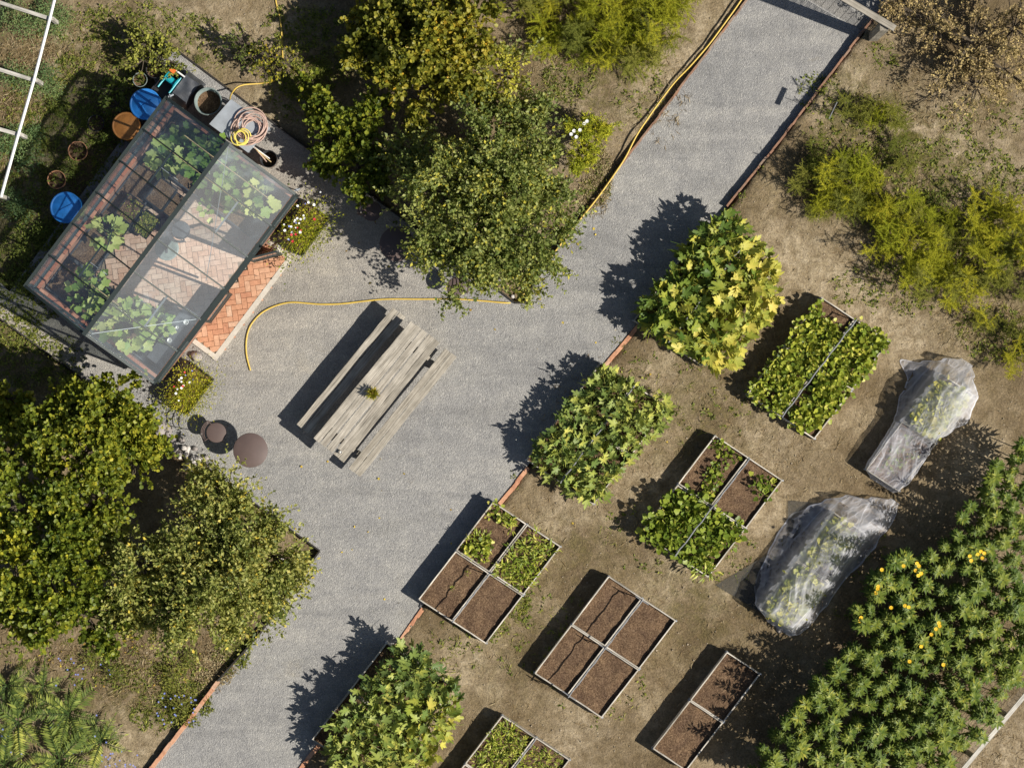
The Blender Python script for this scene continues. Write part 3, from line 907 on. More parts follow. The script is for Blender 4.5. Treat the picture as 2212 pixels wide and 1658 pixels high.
def squash_mass(polyL, tops, n_pl, per, label_fn, sz, kinds, group, hbase=.42):
    """polyL survey outline, tops (x, y, r, h) mounds"""
    poly = [W(x, y, .8) for x, y in polyL]
    xs = [p[0] for p in poly]; ys = [p[1] for p in poly]
    # plant centres
    cs = []
    for cx, cy in n_pl:
        cs.append(W(cx, cy, .6))
    roots = []
    for k, c in enumerate(cs):
        root = empty('squash_plant', (c[0], c[1], .33), random.uniform(0, 6), label_fn(k), 'squash plant', group)
        mb = MB()
        for q in range(5):
            a = q * 1.26 + k; L = .35
            mb.tube([(0, 0, 0), (math.cos(a) * L * .4, math.sin(a) * L * .4, .12), (math.cos(a) * L, math.sin(a) * L, .2)], [.022, .018, .010], 6)
        mb.build('stem', M['greenstem'], root, True)
        roots.append(root)
    pts = []; tries = 0; total = per * len(cs)
    while len(pts) < total and tries < total * 60:
        tries += 1
        x = random.uniform(min(xs), max(xs)); y = random.uniform(min(ys), max(ys))
        if not inpoly(np.array([x]), np.array([y]), poly)[0]: continue
        lay = random.random()
        if sum((x - a) ** 2 + (y - b) ** 2 < (.055) ** 2 for a, b, _ in pts) > 1: continue
        pts.append((x, y, lay))
    for x, y, lay in pts:
        h = hbase
        for (tx, ty, tr, th) in tops:
            t = W(tx, ty, .7); d = math.hypot(x - t[0], y - t[1]) / (tr / PPM)
            h = max(h, hbase + (th - hbase) * max(0, 1 - d * d))
        h = h * (.80 + .25 * lay) + random.uniform(-.05, .05)
        k = min(range(len(cs)), key=lambda q: (cs[q][0] - x) ** 2 + (cs[q][1] - y) ** 2)
        root = roots[k]
        out = Vector((x - cs[k][0], y - cs[k][1], 0)); dist = out.length
        a = math.atan2(out.y, out.x) + random.gauss(0, .7) - math.pi / 2
        px_ = x * PPM + 1106; py_ = 829 - y * PPM
        kind = kinds(px_, py_, lay)
        me = random.choice(LV[kind[0]][int(kind[1] * len(LV[kind[0]])):] or LV[kind[0]])
        o = link('leaf', me, root)
        tilt = random.gauss(-.3, .75) - .25 * min(1, dist)
        Mx = Matrix.Rotation(a, 4, 'Z') @ Matrix.Rotation(tilt, 4, 'X') @ Matrix.Rotation(random.gauss(0, .75), 4, 'Y')
        s = sz * (.55 + .72 * random.random())
        loc = Vector((x, y, h)) - Vector((math.cos(a + math.pi / 2), math.sin(a + math.pi / 2), 0)) * s * .4
        o.matrix_local = root.matrix_basis.inverted() @ (Matrix.Translation(loc) @ Mx @ Matrix.Diagonal((s * .74, s, s, 1)))

sq1 = [(1560, 455), (1600, 465), (1640, 520), (1680, 570), (1685, 640), (1665, 690), (1620, 720), (1590, 790), (1540, 795), (1500, 770), (1440, 745), (1385, 710), (1385, 660), (1410, 620), (1445, 590), (1470, 540), (1510, 500)]
squash_mass(sq1, [(1560, 560, 150, 1.05), (1480, 680, 140, 1.0), (1590, 640, 150, 1.1), (1560, 740, 90, .8)],
            [(1560, 520), (1460, 650), (1620, 620), (1540, 740)], 230,
            lambda k: ['squash plant with upright green leaves at the top tip of the upper squash bed', 'squash plant with darker green leaves on the path side of the upper squash bed',
                       'squash plant with yellowing leaves on the right of the upper squash bed', 'squash plant with the palest yellow leaves at the bottom of the upper squash bed'][k],
            .33, lambda x, y, l: ('yellow', .45 if x > 1540 else .2) if (x + .6 * y > 1900 + random.uniform(-120, 120)) else ('green', .3 * random.random()),
            'squash plants in the raised beds')
sq2 = [(1300, 795), (1345, 800), (1385, 840), (1445, 850), (1452, 905), (1400, 950), (1370, 1000), (1330, 1030), (1300, 1095), (1260, 1085), (1215, 1060), (1150, 1000), (1150, 960), (1200, 920), (1230, 860)]
squash_mass(sq2, [(1300, 870, 110, .8), (1230, 960, 120, .85), (1350, 900, 120, .85), (1290, 1030, 90, .75)],
            [(1310, 850), (1220, 965), (1370, 910), (1290, 1040)], 190,
            lambda k: ['grey-green squash plant at the top corner of the middle squash bed', 'dark grey-green squash plant on the path side of the middle squash bed',
                       'light green squash plant with narrow leaves on the right of the middle squash bed', 'yellow-green squash plant at the bottom of the middle squash bed'][k],
            .27, lambda x, y, l: ('grey', .55 if x - .3 * y > 1060 or y > 1020 else .15), 'squash plants in the raised beds')
sq3 = [(860, 1388), (900, 1385), (930, 1430), (975, 1455), (998, 1510), (985, 1560), (960, 1610), (925, 1660), (915, 1720), (760, 1760), (730, 1670), (700, 1620), (705, 1570), (750, 1520), (790, 1470), (830, 1430)]
squash_mass(sq3, [(890, 1440, 110, 1.0), (820, 1540, 150, 1.05), (930, 1540, 110, .95), (800, 1640, 140, .95)],
            [(890, 1450), (780, 1560), (930, 1550), (840, 1660)], 220,
            lambda k: ['squash plant with big dark grey-green leaves at the top of the lower squash bed', 'grey-green squash plant on the path side of the lower squash bed',
                       'squash plant with yellow leaves on the right of the lower squash bed', 'squash plant cut by the bottom edge of the photo'][k],
            .31, lambda x, y, l: ('yellow', .3) if (x > 880 and y > 1500 and random.random() < .6) else ('grey', .0 if y < 1500 else .4), 'squash plants in the raised beds')

# ------------------------------------------------------------------ nets
def net(A, st, label, lump):
    st = [(b / PPM, l / PPM, r / PPM, h) for b, l, r, h in st]
    a0 = W(A[0], A[1], .4); a0 = Vector((a0[0], a0[1], 0))
    nb, na = 190, 130
    b0, b1 = st[0][0], st[-1][0]
    V = []; T = []
    for j in range(nb + 1):
        b = b0 + (b1 - b0) * j / nb
        k = 0
        while k < len(st) - 2 and st[k + 1][0] < b: k += 1
        s0, s1 = st[k], st[k + 1]; t = (b - s0[0]) / (s1[0] - s0[0]); t = t * t * (3 - 2 * t)
        L = s0[1] + (s1[1] - s0[1]) * t; Rr = s0[2] + (s1[2] - s0[2]) * t; H = s0[3] + (s1[3] - s0[3]) * t
        L += .035 * noise.noise(Vector((b * 4, lump, 0))); Rr += .035 * noise.noise(Vector((b * 4, lump + 5, 0)))
        for i in range(na + 1):
            v = i / na
            al = L + (Rr - L) * v
            # bed block between 0 and .8 across carries the net; outside it falls to the ground
            over = max(0, -al - .02, al - .84)
            prof = math.exp(-(over / .14) ** 1.6)
            arch = 1 - .32 * abs((al - .4) / .42) ** 3 if H > .55 else 1
            edge = min(1, min(v, 1 - v) * 22)
            z = .03 + (H - .03) * prof * max(.35, arch) * (.25 + .75 * edge)
            # long drawn folds, mostly along the bed, converging at the ends
            u1 = al + .22 * math.sin(b * 1.6 + lump) + .05 * math.sin(b * 5)
            wr = noise.noise(Vector((u1 * 7, b * 1.3, lump)))
            wr2 = 1 - abs(noise.noise(Vector((u1 * 8, b * 1.1, lump + 8)))) * 5.0
            wr3 = 1 - abs(noise.noise(Vector((u1 * 15 - b * 3.0, b * 2.0, lump + 18)))) * 5.0
            wr4 = 1 - abs(noise.noise(Vector((al * 6 + b * 4.5, b * 4 - al * 3, lump + 28)))) * 6.0
            z += .05 * wr + .012 * max(0, wr2) * (.5 + wr) + .004 * max(0, wr3) + .012 * max(0, wr4)
            p = a0 + DA * al + DB * b
            p = p + DA * .012 * wr
            V.append((p.x, p.y, max(.025, z)))
            hem = .8 if v < .022 or v > .978 else 0
            fold = 0
            for q, (c0, c1, c2) in enumerate(((-.10, .10, 1.3), (-.28, .12, .8), (.10, .22, .9), (.62, .18, 1.2), (.90, .08, 1.6))):
                fl_ = c0 + c1 * math.sin(b * c2 + q * 1.7 + lump)
                fold = max(fold, math.exp(-((al - fl_) / .012) ** 2) * (.5 + .5 * math.sin(b * 2.3 + q)))
            T.append(-.04 + hem * .8 + .50 * fold + max(0, wr2) * .26 * (.3 + 1.5 * wr) + max(0, wr3) * .08 + max(0, wr4) * .24 + .45 * max(0, noise.noise(Vector((al * 2.2, b * 2.2, lump + 40)))))
    idx = np.arange((nb + 1) * (na + 1)).reshape(nb + 1, na + 1)
    F = np.stack([idx[:-1, :-1], idx[1:, :-1], idx[1:, 1:], idx[:-1, 1:]], -1).reshape(-1, 4)
    me = np_mesh('insect_net', np.array(V), F, np.clip(np.array(T), -.15, 1.2), True)
    o = link('insect_net', me, None, M['net'])
    return tag(o, label, 'garden net', 'white nets over the beds')
net(R3[0], [(-55, 20, 50, .12), (-30, -12, 66, .5), (0, -45, 102, .85), (20, -84, 106, .9), (50, -43, 116, .98), (82, -37, 102, .92), (127, -20, 88, .7), (142, -14, 80, .5), (158, -12, 91, .47), (231, -7, 96, .46), (258, -2, 88, .44), (270, 20, 80, .1)],
    'sheer white net bunched over the upper pair of beds, narrow at its low end', 1.0)
net(R3[1], [(-95, 80, 105, .12), (-70, 45, 112, .22), (-45, 0, 118, .35), (-10, -30, 118, .72), (20, -50, 119, .8), (55, -68, 118, .84), (106, -66, 112, .85), (160, -55, 113, .85), (218, -42, 113, .84), (255, -14, 106, .78), (275, 30, 92, .15)],
    'sheer white net draped over the lower pair of beds with a corner on the soil', 7.0)

def scrap(name, px, label):  # dark half-transparent triangle lying just above the soil
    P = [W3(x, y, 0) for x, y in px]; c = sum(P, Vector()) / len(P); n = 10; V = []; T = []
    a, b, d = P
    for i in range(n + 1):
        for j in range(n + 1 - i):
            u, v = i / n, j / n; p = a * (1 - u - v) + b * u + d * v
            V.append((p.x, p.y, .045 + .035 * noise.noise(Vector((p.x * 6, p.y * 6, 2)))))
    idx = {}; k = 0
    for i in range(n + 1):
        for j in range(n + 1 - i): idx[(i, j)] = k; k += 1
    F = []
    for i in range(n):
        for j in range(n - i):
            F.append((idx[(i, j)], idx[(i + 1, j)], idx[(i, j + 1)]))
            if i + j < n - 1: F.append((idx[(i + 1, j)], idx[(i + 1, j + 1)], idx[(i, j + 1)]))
    mb = MB(); mb.add(V, F); o = mb.build(name, M['darksheet'], None, True)
    tag(o, label, 'shade net', 'dark sheets on the soil')
scrap('dark_sheet', [(1545, 1263), (1660, 1195), (1665, 1335)], 'pointed dark see-through sheet on the soil left of the lower net')
scrap('dark_sheet', [(1702, 1080), (1800, 1088), (1700, 1178)], 'smaller dark see-through sheet at the upper left of the lower net')
def hoop(A, be, h, label):
    p = bedpt(A, 0, be / PPM); root = empty('net_hoop', (p.x, p.y, 0), 0, label, 'hoop', 'hoops under the nets')
    pts = [DA * (.4 - .4 * math.cos(math.pi * k / 16)) + Vector((0, 0, .3 + (h - .3) * math.sin(math.pi * k / 16))) for k in range(17)]
    mb = MB(); mb.tube(pts, .009, 6); mb.build('hoop', M['black'], root)
hoop(R3[0], 20, .84, 'dark hoop at the wide end of the upper net')
hoop(R3[0], 142, .50, 'dark hoop at the waist of the upper net')
hoop(R3[1], 30, .76, 'dark hoop at the upper end of the lower net')
hoop(R3[1], 230, .74, 'dark hoop at the lower end of the lower net')
# stone holding the net corner
def stone(name, p, r, mat, label, cat='stone', group=None, seed=0, flat=.7):
    mb = MB(); n, m = 10, 7
    V = []; F = []
    sd = seed * 3.7
    for j in range(m + 1):
        th = math.pi * j / m
        for i in range(n):
            ph = 2 * math.pi * i / n
            d = Vector((math.sin(th) * math.cos(ph), math.sin(th) * math.sin(ph), math.cos(th)))
            k = 1 + .35 * noise.noise(d * 1.4 + Vector((sd, 0, 0)))
            V.append((d.x * r * k, d.y * r * k * .82, d.z * r * k * flat))
    for j in range(m):
        for i in range(n):
            F.append((j * n + i, (j + 1) * n + i, (j + 1) * n + (i + 1) % n, j * n + (i + 1) % n))
    mb.add(V, F)
    o = mb.build(name, mat, None, True)
    o.location = (p[0], p[1], p[2] + r * flat * .55); o.rotation_euler = (random.uniform(-.2, .2), random.uniform(-.2, .2), random.uniform(0, 6))
    return tag(o, label, cat, group)
stone('stone', on(1684, 1358), .085, M['stone'], 'round grey stone weighing down the tied lower end of the lower net', seed=3)

# ------------------------------------------------------------------ picnic table
TA = W3(1170 * .3042 + 531, 480 * .3042 + 548.6, .75)
tdir = Vector((-.630, -.776, 0)).normalized(); tside = Vector((-tdir.y, tdir.x, 0))   # tside points to the right-down of the picture
if tside.x < 0: tside = -tside
tang = math.atan2(tdir.y, tdir.x)
def zp(x, y, h): return W3(x * .3042 + 531, y * .3042 + 548.6, h)
def plank(parent, p, q, w, t, mat, name='plank', warp=.006, org=None):
    """p, q world ends of the centre line (top surface height)"""
    p = Vector(p); q = Vector(q); L = (q - p).length; n = 14
    mb = MB(); V = []; F = []; r = random.Random(int(p.x * 991 + p.y * 77))
    ws = [w / 2 * (1 + r.uniform(-.05, .03)) for _ in range(n + 1)]; off = [r.uniform(-.004, .004) for _ in range(n + 1)]
    for i in range(n + 1):
        x = L * i / n; a = ws[i]; o = off[i]; z = warp * math.sin(i * .9 + p.x * 5)
        V += [(x, -a + o, -t), (x, a + o, -t), (x, a + o, -.004 + z), (x, a - .006 + o, z), (x, -a + .006 + o, z), (x, -a + o, -.004 + z)]
    k = 6
    for i in range(n):
        for c in range(k): F.append((i * k + c, i * k + (c + 1) % k, (i + 1) * k + (c + 1) % k, (i + 1) * k + c))
    F += [tuple(range(k)), tuple(n * k + c for c in range(k - 1, -1, -1))]
    mb.add(V, [tuple(reversed(f)) for f in F])
    o = mb.build(name, mat, parent)
    d = (q - p).normalized()
    o.location = p - (parent.location if parent else Vector()); o.rotation_euler = (0, -math.asin(max(-1, min(1, d.z))), math.atan2(d.y, d.x))
    return o
def picnic():
    c0 = zp(930, 980, 0)
    root = empty('picnic_table', (c0.x, c0.y, 0), 0, 'long weathered grey plank table with a flower pot on it', 'table')
    ends = [((1190, 492), (500, 1322), .15), ((1228, 516), (545, 1356), .135), ((1272, 548), (592, 1392), .15), ((1318, 582), (640, 1432), .145), ((1358, 614), (677, 1465), .14)]
    for i, (a, b, w) in enumerate(ends):
        plank(root, zp(*a, .79), zp(*b, .79 + random.uniform(-.006, .006)), w, .045, M['oldwood'])
    for t in (.12, .88):
        c = zp(1280, 555, 0).lerp(zp(590, 1400, 0), t)
        mb = MB(); mb.bar(c - tside * .38 - root.location + Vector((0, 0, .705)), c + tside * .41 - root.location + Vector((0, 0, .705)), .09, .07); mb.build('crossbeam', M['oldwood'], root)
        for s in (-.25, .25):
            mb = MB(); mb.bar(c + tside * s - root.location + Vector((0, 0, -.0)), c + tside * s * .8 - root.location + Vector((0, 0, .63)), .1, .08); mb.build('leg', M['oldwood'], root)
    # right bench
    c0 = zp(1105, 1120, 0)
    r2 = empty('bench', (c0.x, c0.y, 0), 0, 'sunlit backless plank bench on the right of the picnic table', 'bench', 'benches at the picnic table')
    plank(r2, zp(1436, 686, .45), zp(748, 1534, .45), .145, .045, M['oldwood'])
    plank(r2, zp(1479, 715, .45), zp(791, 1565, .455), .145, .045, M['oldwood'])
    for t in (.12, .88):
        c = zp(1450, 700, 0).lerp(zp(765, 1545, 0), t) - r2.location
        mb = MB(); mb.bar(c - tside * .17 + Vector((0, 0, .2)), c + tside * .17 + Vector((0, 0, .2)), .08, .40, up=Vector((0, 0, 1))); mb.build('leg', M['oldwood'], r2)
    # left bench, mostly in the table's shade
    c0 = zp(755, 832, 0)
    r3 = empty('bench', (c0.x, c0.y, 0), 0, 'plank bench mostly in the shade of the picnic table, on its left', 'bench', 'benches at the picnic table')
    plank(r3, zp(1062, 393, .44), zp(380, 1223, .44), .145, .045, M['oldwood'])
    plank(r3, zp(1112, 430, .44), zp(428, 1264, .44), .165, .045, M['oldwood'])
    for t in (.12, .88):
        c = zp(1095, 410, 0).lerp(zp(410, 1246, 0), t) - r3.location
        mb = MB(); mb.bar(c - tside * .14 + Vector((0, 0, .2)), c + tside * .14 + Vector((0, 0, .2)), .08, .39, up=Vector((0, 0, 1))); mb.build('leg', M['oldwood'], r3)
picnic()
# pot with heather on the table
p = W3(806, 850, .795)
root = empty('flower_pot', p, 0, 'small pot of orange and green foliage in the middle of the picnic table', 'flower pot')
mb = MB(); mb.lathe([(0, 0), (.06, 0), (.085, .13), (.078, .13), (.07, .11), (0, .11)], 24); mb.build('pot', M['terracotta'], root, True)
n = 150; d = nrm(rng.normal(size=(n, 3)) * [.8, .8, .3] + [0, 0, .75])
me = leaves('foliage', d * rng.random((n, 1)) * .06 + [0, 0, .11], d, rvec(n), .08 + .08 * rng.random(n), T_LANCE, rng.random(n) * .5 + .5, .7)
link('foliage', me, root, M['leaf_gold'])
p = W3(736, 976, .795)
root = empty('candle_jar', p, 0, 'small pale jar near the lower end of the picnic table', 'jar')
mb = MB(); mb.lathe([(0, 0), (.034, 0), (.04, .02), (.04, .085), (.033, .09), (.033, .04), (0, .04)], 20); mb.build('jar', M['concrete'], root, True)
mb = MB(); mb.lathe([(0, .041), (.026, .041), (.026, .07), (0, .072)], 16); mb.build('candle', M['white'], root, True)

# ------------------------------------------------------------------ hoses
def hose(px, r, mat, label, name='hose', h=.0, zf=None):
    pts = []
    for q in px:
        x, y = q[0], q[1]
        if len(q) > 2: pts.append(W3(x, y, q[2]))
        else:
            o_ = on(x, y, r + .004); pts.append(Vector(o_))
    pts = catmull(pts, 9)
    mb = MB(); mb.tube(pts, r, 8)
    o = mb.build(name, mat, None, True)
    return tag(o, label, 'hose', 'garden hoses')
hose([(541, 800), (533, 768), (532, 737), (538, 710), (549, 692), (565, 676), (586, 664), (610, 656), (637, 653), (690, 657), (738, 656), (790, 650), (835, 646), (910, 646), (987, 646), (1045, 650), (1094, 654), (1113, 651), (1124, 643, .03), (1135, 630, .06),
      (1150, 608, .06), (1167, 586, .05), (1230, 503, .05), (1290, 428, .05), (1330, 372, .05), (1352, 338, .05), (1375, 293, .04), (1400, 255, .0), (1430, 213, -.03), (1460, 175, -.03), (1492, 142, .0), (1530, 98, .02), (1560, 58, .03), (1600, 2, .03), (1640, -60, .03)],
     .017, M['hose'], 'long yellow hose curling across the gravel and up the left of the path')
hose([(593, -40), (595, 0), (602, 30), (607, 61), (608, 95), (610, 122), (608, 152), (600, 168), (587, 176), (560, 180), (529, 183, .05), (512, 189, .10), (502, 200, .22), (497, 212, .42), (500, 224, .55)], .015, M['hose'], 'yellow hose coming down from the top edge to the metal table')

# ------------------------------------------------------------------ greenhouse
RIDGE, EAVE, DW = 2.75, 1.90, .78
GO = W3(337, 515, RIDGE); GO.z = 0
gx = Vector((-.6, -.8, 0)); gy = Vector((.8, -.6, 0))      # along the ridge (down-left), across (towards the path)
GL, GW = 4.72 / 2, 1.585
gh = empty('greenhouse', (GO.x, GO.y, 0), math.atan2(gx.y, gx.x), 'glass greenhouse with dark green frame, brick base and brick floor', 'greenhouse')
# local frame: x along gx, y must be left of x -> equals (.8,-.6): check handedness
def G(x, y, z=0.0):
    """local coordinates; y positive towards the path"""
    return Vector((x, y, z))
flip = 1 if Vector((-gx.y, gx.x, 0)).dot(gy) > 0 else -1
def Gp(x, y, z=0.0):
    return Vector((x, y * flip, z))
def gworld(x, y, z=0.0):
    return GO + gx * x + gy * y + Vector((0, 0, z))
def gbar(name, p, q, w, t=None, mat='frame', parent=gh):
    mb = MB(); mb.bar(Gp(*p), Gp(*q), w, t); return mb.build(name, M[mat], parent)
def quad_obj(name, P, th, mat, parent=gh):
    P = [Gp(*p) for p in P]; n = (P[1] - P[0]).cross(P[2] - P[0]).normalized()
    V = P + [p + n * th for p in P]
    mb = MB(); mb.add(V, [(3, 2, 1, 0), (4, 5, 6, 7), (0, 1, 5, 4), (1, 2, 6, 5), (2, 3, 7, 6), (3, 0, 4, 7)])
    return mb.build(name, mat, parent)

xs6 = [-GL + 2 * GL * k / 6 for k in range(7)]
# roof panes, 6 per slope
for sgn in (-1, 1):
    for k in range(6):
        a, b = xs6[k] + .012, xs6[k + 1] - .012
        quad_obj('roof_pane', [(a, sgn * .02, RIDGE - .012), (b, sgn * .02, RIDGE - .012), (b, sgn * GW, EAVE + .004), (a, sgn * GW, EAVE + .004)], .004, M['glass'])
    for k in range(7):
        w = .05 if k in (0, 6) else .03
        gbar('glazing_bar', (xs6[k], sgn * .03, RIDGE + .005), (xs6[k], sgn * (GW + .02), EAVE + .012), w, .035)
    gbar('gutter', (-GL - .02, sgn * (GW + .035), EAVE - .01), (GL + .02, sgn * (GW + .035), EAVE - .01), .06, .06)
    # wall bars and panes; door gap on the path side
    for k in range(7):
        gbar('wall_post', (xs6[k], sgn * (GW - .01), DW), (xs6[k], sgn * (GW - .01), EAVE - .03), .05 if k in (0, 6) else .03, .04)
    for k in range(6):
        if sgn == 1 and k in (2, 3): continue
        a, b = xs6[k] + .016, xs6[k + 1] - .016
        quad_obj('wall_pane', [(a, sgn * GW, DW + .03), (b, sgn * GW, DW + .03), (b, sgn * GW, EAVE - .05), (a, sgn * GW, EAVE - .05)], .004, M['glass'])
    gbar('sill', (-GL, sgn * GW, DW + .012), (GL if sgn < 0 else xs6[2], sgn * GW, DW + .012), .07, .02)
gbar('sill', (xs6[4], GW, DW + .012), (GL, GW, DW + .012), .07, .02)
gbar('ridge_beam', (-GL - .03, 0, RIDGE + .02), (GL + .03, 0, RIDGE + .02), .085, .07)
for e in (-1, 1):
    x = e * GL
    for k in range(5):
        y = -GW + 2 * GW * k / 4
        top = EAVE + (RIDGE - EAVE) * (1 - abs(y) / GW)
        gbar('wall_post', (x, y, DW), (x, y, top - .03), .035, .035)
        if k < 4:
            y2 = -GW + 2 * GW * (k + 1) / 4; t2 = EAVE + (RIDGE - EAVE) * (1 - abs(y2) / GW)
            quad_obj('wall_pane', [(x, y + .02, DW + .03), (x, y2 - .02, DW + .03), (x, y2 - .02, t2 - .07), (x, y + .02, top - .07)], .004, M['glass'])
    gbar('tie_beam', (x, -GW, EAVE - .02), (x, GW, EAVE - .02), .04, .05)
    gbar('sill', (x, -GW, DW + .012), (x, GW, DW + .012), .07, .02)
# inside braces of bare metal, roof vents with stays
gbar('brace', (-GL + .05, .05, RIDGE - .08), (xs6[3] + .1, GW * .78, EAVE + .12), .013, .013, 'bracemetal')
gbar('brace', (GL - .08, .10, RIDGE - .12), (xs6[4] + .05, GW - .06, EAVE - .03), .013, .013, 'bracemetal')
gbar('brace', (GL - .08, -.10, RIDGE - .12), (xs6[3] + .1, -GW * .62, EAVE + .2), .014, .014, 'frame')
for sgn, k in ((1, 1), (1, 4), (-1, 1), (-1, 4)):
    a, b = xs6[k], xs6[k + 1]
    z = lambda f: RIDGE + (EAVE - RIDGE) * f
    gbar('vent_rail', (a, sgn * GW * .52, z(.52) - .02), (b, sgn * GW * .52, z(.52) - .02), .035, .03, 'bracemetal' if sgn > 0 else 'frame')
    m_ = (a + b) / 2
    gbar('vent_stay', (m_, sgn * GW * .52, z(.52) - .05), (m_, sgn * GW * .26, z(.5) - .16), .012, .012, 'bracemetal')
# canes tied along the roof
gbar('cane', (xs6[1] + .02, -.95, 1.7), (xs6[1] + .02, .95, 1.75), .018, .018, 'cane')
gbar('cane', (xs6[1] - .40, -.9, 1.65), (xs6[1] - .40, 1.2, 1.7), .016, .016, 'cane')
gbar('cane', (xs6[5] - .02, -.6, 1.6), (xs6[5] - .02, .1, 1.65), .016, .016, 'cane')

# brick base: core walls and separate top bricks
def gwall(a, b, h=DW - .07):
    mb = MB(); p = Gp(*a); q = Gp(*b); d = (q - p); L = d.length
    mb.bar(p + Vector((0, 0, h / 2)), q + Vector((0, 0, h / 2)), .105, h)
    return mb.build('base_wall', M['wallbase'], gh)
COP = brick_mesh('brick', .208, .108, .062, M['brickred'])
def coping(a, b, h):
    p = Gp(*a); q = Gp(*b); d = q - p; L = d.length; n = max(1, round(L / .218)); ang = math.atan2(d.y, d.x)
    for i in range(n):
        o = link('brick', random.choice(COP), gh); o.location = p + d * ((i + .5) / n) + Vector((0, 0, h)); o.rotation_euler = (0, 0, ang)
wi = GW - .045
for a, b in (((-GL + .05, -wi), (GL - .05, -wi)), ((-GL + .05, wi), (xs6[2], wi)), ((xs6[4], wi), (GL - .05, wi)), ((GL - .045, -wi + .06), (GL - .045, wi - .06)), ((-GL + .045, -wi + .06), (-GL + .045, wi - .06))):
    gwall(a, b); coping((a[0], a[1]), (b[0], b[1]), DW - .072)
# lower brick step of the left bed visible inside
def herring(x0, x1, y0, y1, z, meshes, parent, tol=.06, maxn=300, rot=math.pi / 4):
    """herringbone, laid diagonally, in local coords of the parent; bricks 2:1"""
    u = .112; n = 0; cr, sr = math.cos(rot), math.sin(rot)
    cx, cy = (x0 + x1) / 2, (y0 + y1) / 2
    K = int(max(x1 - x0, y1 - y0) / u) + 8
    for i in range(-K, K):
        for j in range(-K, K):
            bx = i + j * 2; by = i - j * 2
            for px_, py_, ang in ((bx + 1.0, by + .5, 0), (bx + .5, by + 2.0, math.pi / 2)):
                X = cx + (px_ * cr - py_ * sr) * u; Y = cy + (px_ * sr + py_ * cr) * u
                if not (x0 - tol <= X <= x1 + tol and y0 - tol <= Y <= y1 + tol): continue
                if n >= maxn: return n
                o = link('brick', random.choice(meshes), parent)
                o.location = Vector((X, Y * flip, z + random.uniform(-.002, .002)))
                o.rotation_euler = (random.uniform(-.012, .012), random.uniform(-.012, .012), (ang + rot) * flip + random.uniform(-.012, .012))
                n += 1
    return n
PAVE = brick_mesh('brick', .219, .107, .05, M['brick'])
FLOOR = brick_mesh('brick', .219, .107, .05, M['brickpale'])
mb = MB(); mb.box(Gp(0, 0, .035), (2 * GL - .2, 2 * GW - .2, .07)); mb.build('floor_bed', M['mortar'], gh)
nfl = herring(-1.06, 1.40, -.80, 1.46, .052, FLOOR, gh, .0, 300)
print('floor', nfl)
# doorstep
step = empty('doorstep', gworld(0, GW + .3, 0), math.atan2(gx.y, gx.x), 'orange herringbone brick doorstep with a pale concrete border in front of the greenhouse', 'doorstep')
def sl(x, y, z=0): return Gp(x, y - (GW + .3), z)
mb = MB(); mb.box(sl(.02, GW + .31, .012), (2.56, .60, .02)); mb.build('mortar_bed', M['mortar'], step)
def herring_step():
    x0, x1, y0, y1 = -1.215, 1.235, GW + .02 - (GW + .3), 2.13 - (GW + .3)
    return herring(x0 + .02, x1 - .02, y0, y1 - .02, -.012, PAVE, step, .035, 120)
herring_step()
for nm, c, d in (('concrete_strip', sl(.02, 2.17, .02), (2.66, .10, .05)), ('concrete_strip', sl(1.29, 1.86, .02), (.10, .52, .05)), ('concrete_strip', sl(-1.26, 1.86, .02), (.10, .52, .05))):
    mb = MB(); mb.box(c, d); mb.build(nm, M['concrete'], step)
# doors: two leaves on a rail, one swung out
gbar('door_rail', (xs6[2] - .1, GW + .09, EAVE - .06), (xs6[4] + .5, GW + .09, EAVE - .06), .05, .08)
def door(p, q, label=None):
    dr = empty('door', Vector((0, 0, 0))); dr.parent = gh; dr.location = Gp(*p, .06)
    v = Gp(*q, 0) - Gp(*p, 0)
    mbs = MB(); z1 = EAVE - .14
    for t in (0, 1): 
        mb = MB(); mb.bar(v * t, v * t + Vector((0, 0, z1)), .045, .045); mb.build('stile', M['frame'], dr)
    for zz in (.04, .62, z1 - .02):
        mb = MB(); mb.bar(Vector((0, 0, zz)), v + Vector((0, 0, zz)), .035, .05); mb.build('door_rail', M['frame'], dr)
    mb = MB(); mb.bar(Vector((0, 0, .33)) + v * .03, v * .97 + Vector((0, 0, .33)), .012, .54); mb.build('door_panel', M['frame'], dr)
    mb = MB(); mb.bar(Vector((0, 0, 1.2)) + v * .03, v * .97 + Vector((0, 0, 1.2)), .005, 1.06); mb.build('door_pane', M['glass'], dr)
door((xs6[2] + .02, GW + .05), (xs6[2] - .42, GW + .42 - .02))
door((xs6[4] - .02, GW + .07), (xs6[4] - .72, GW + .07))

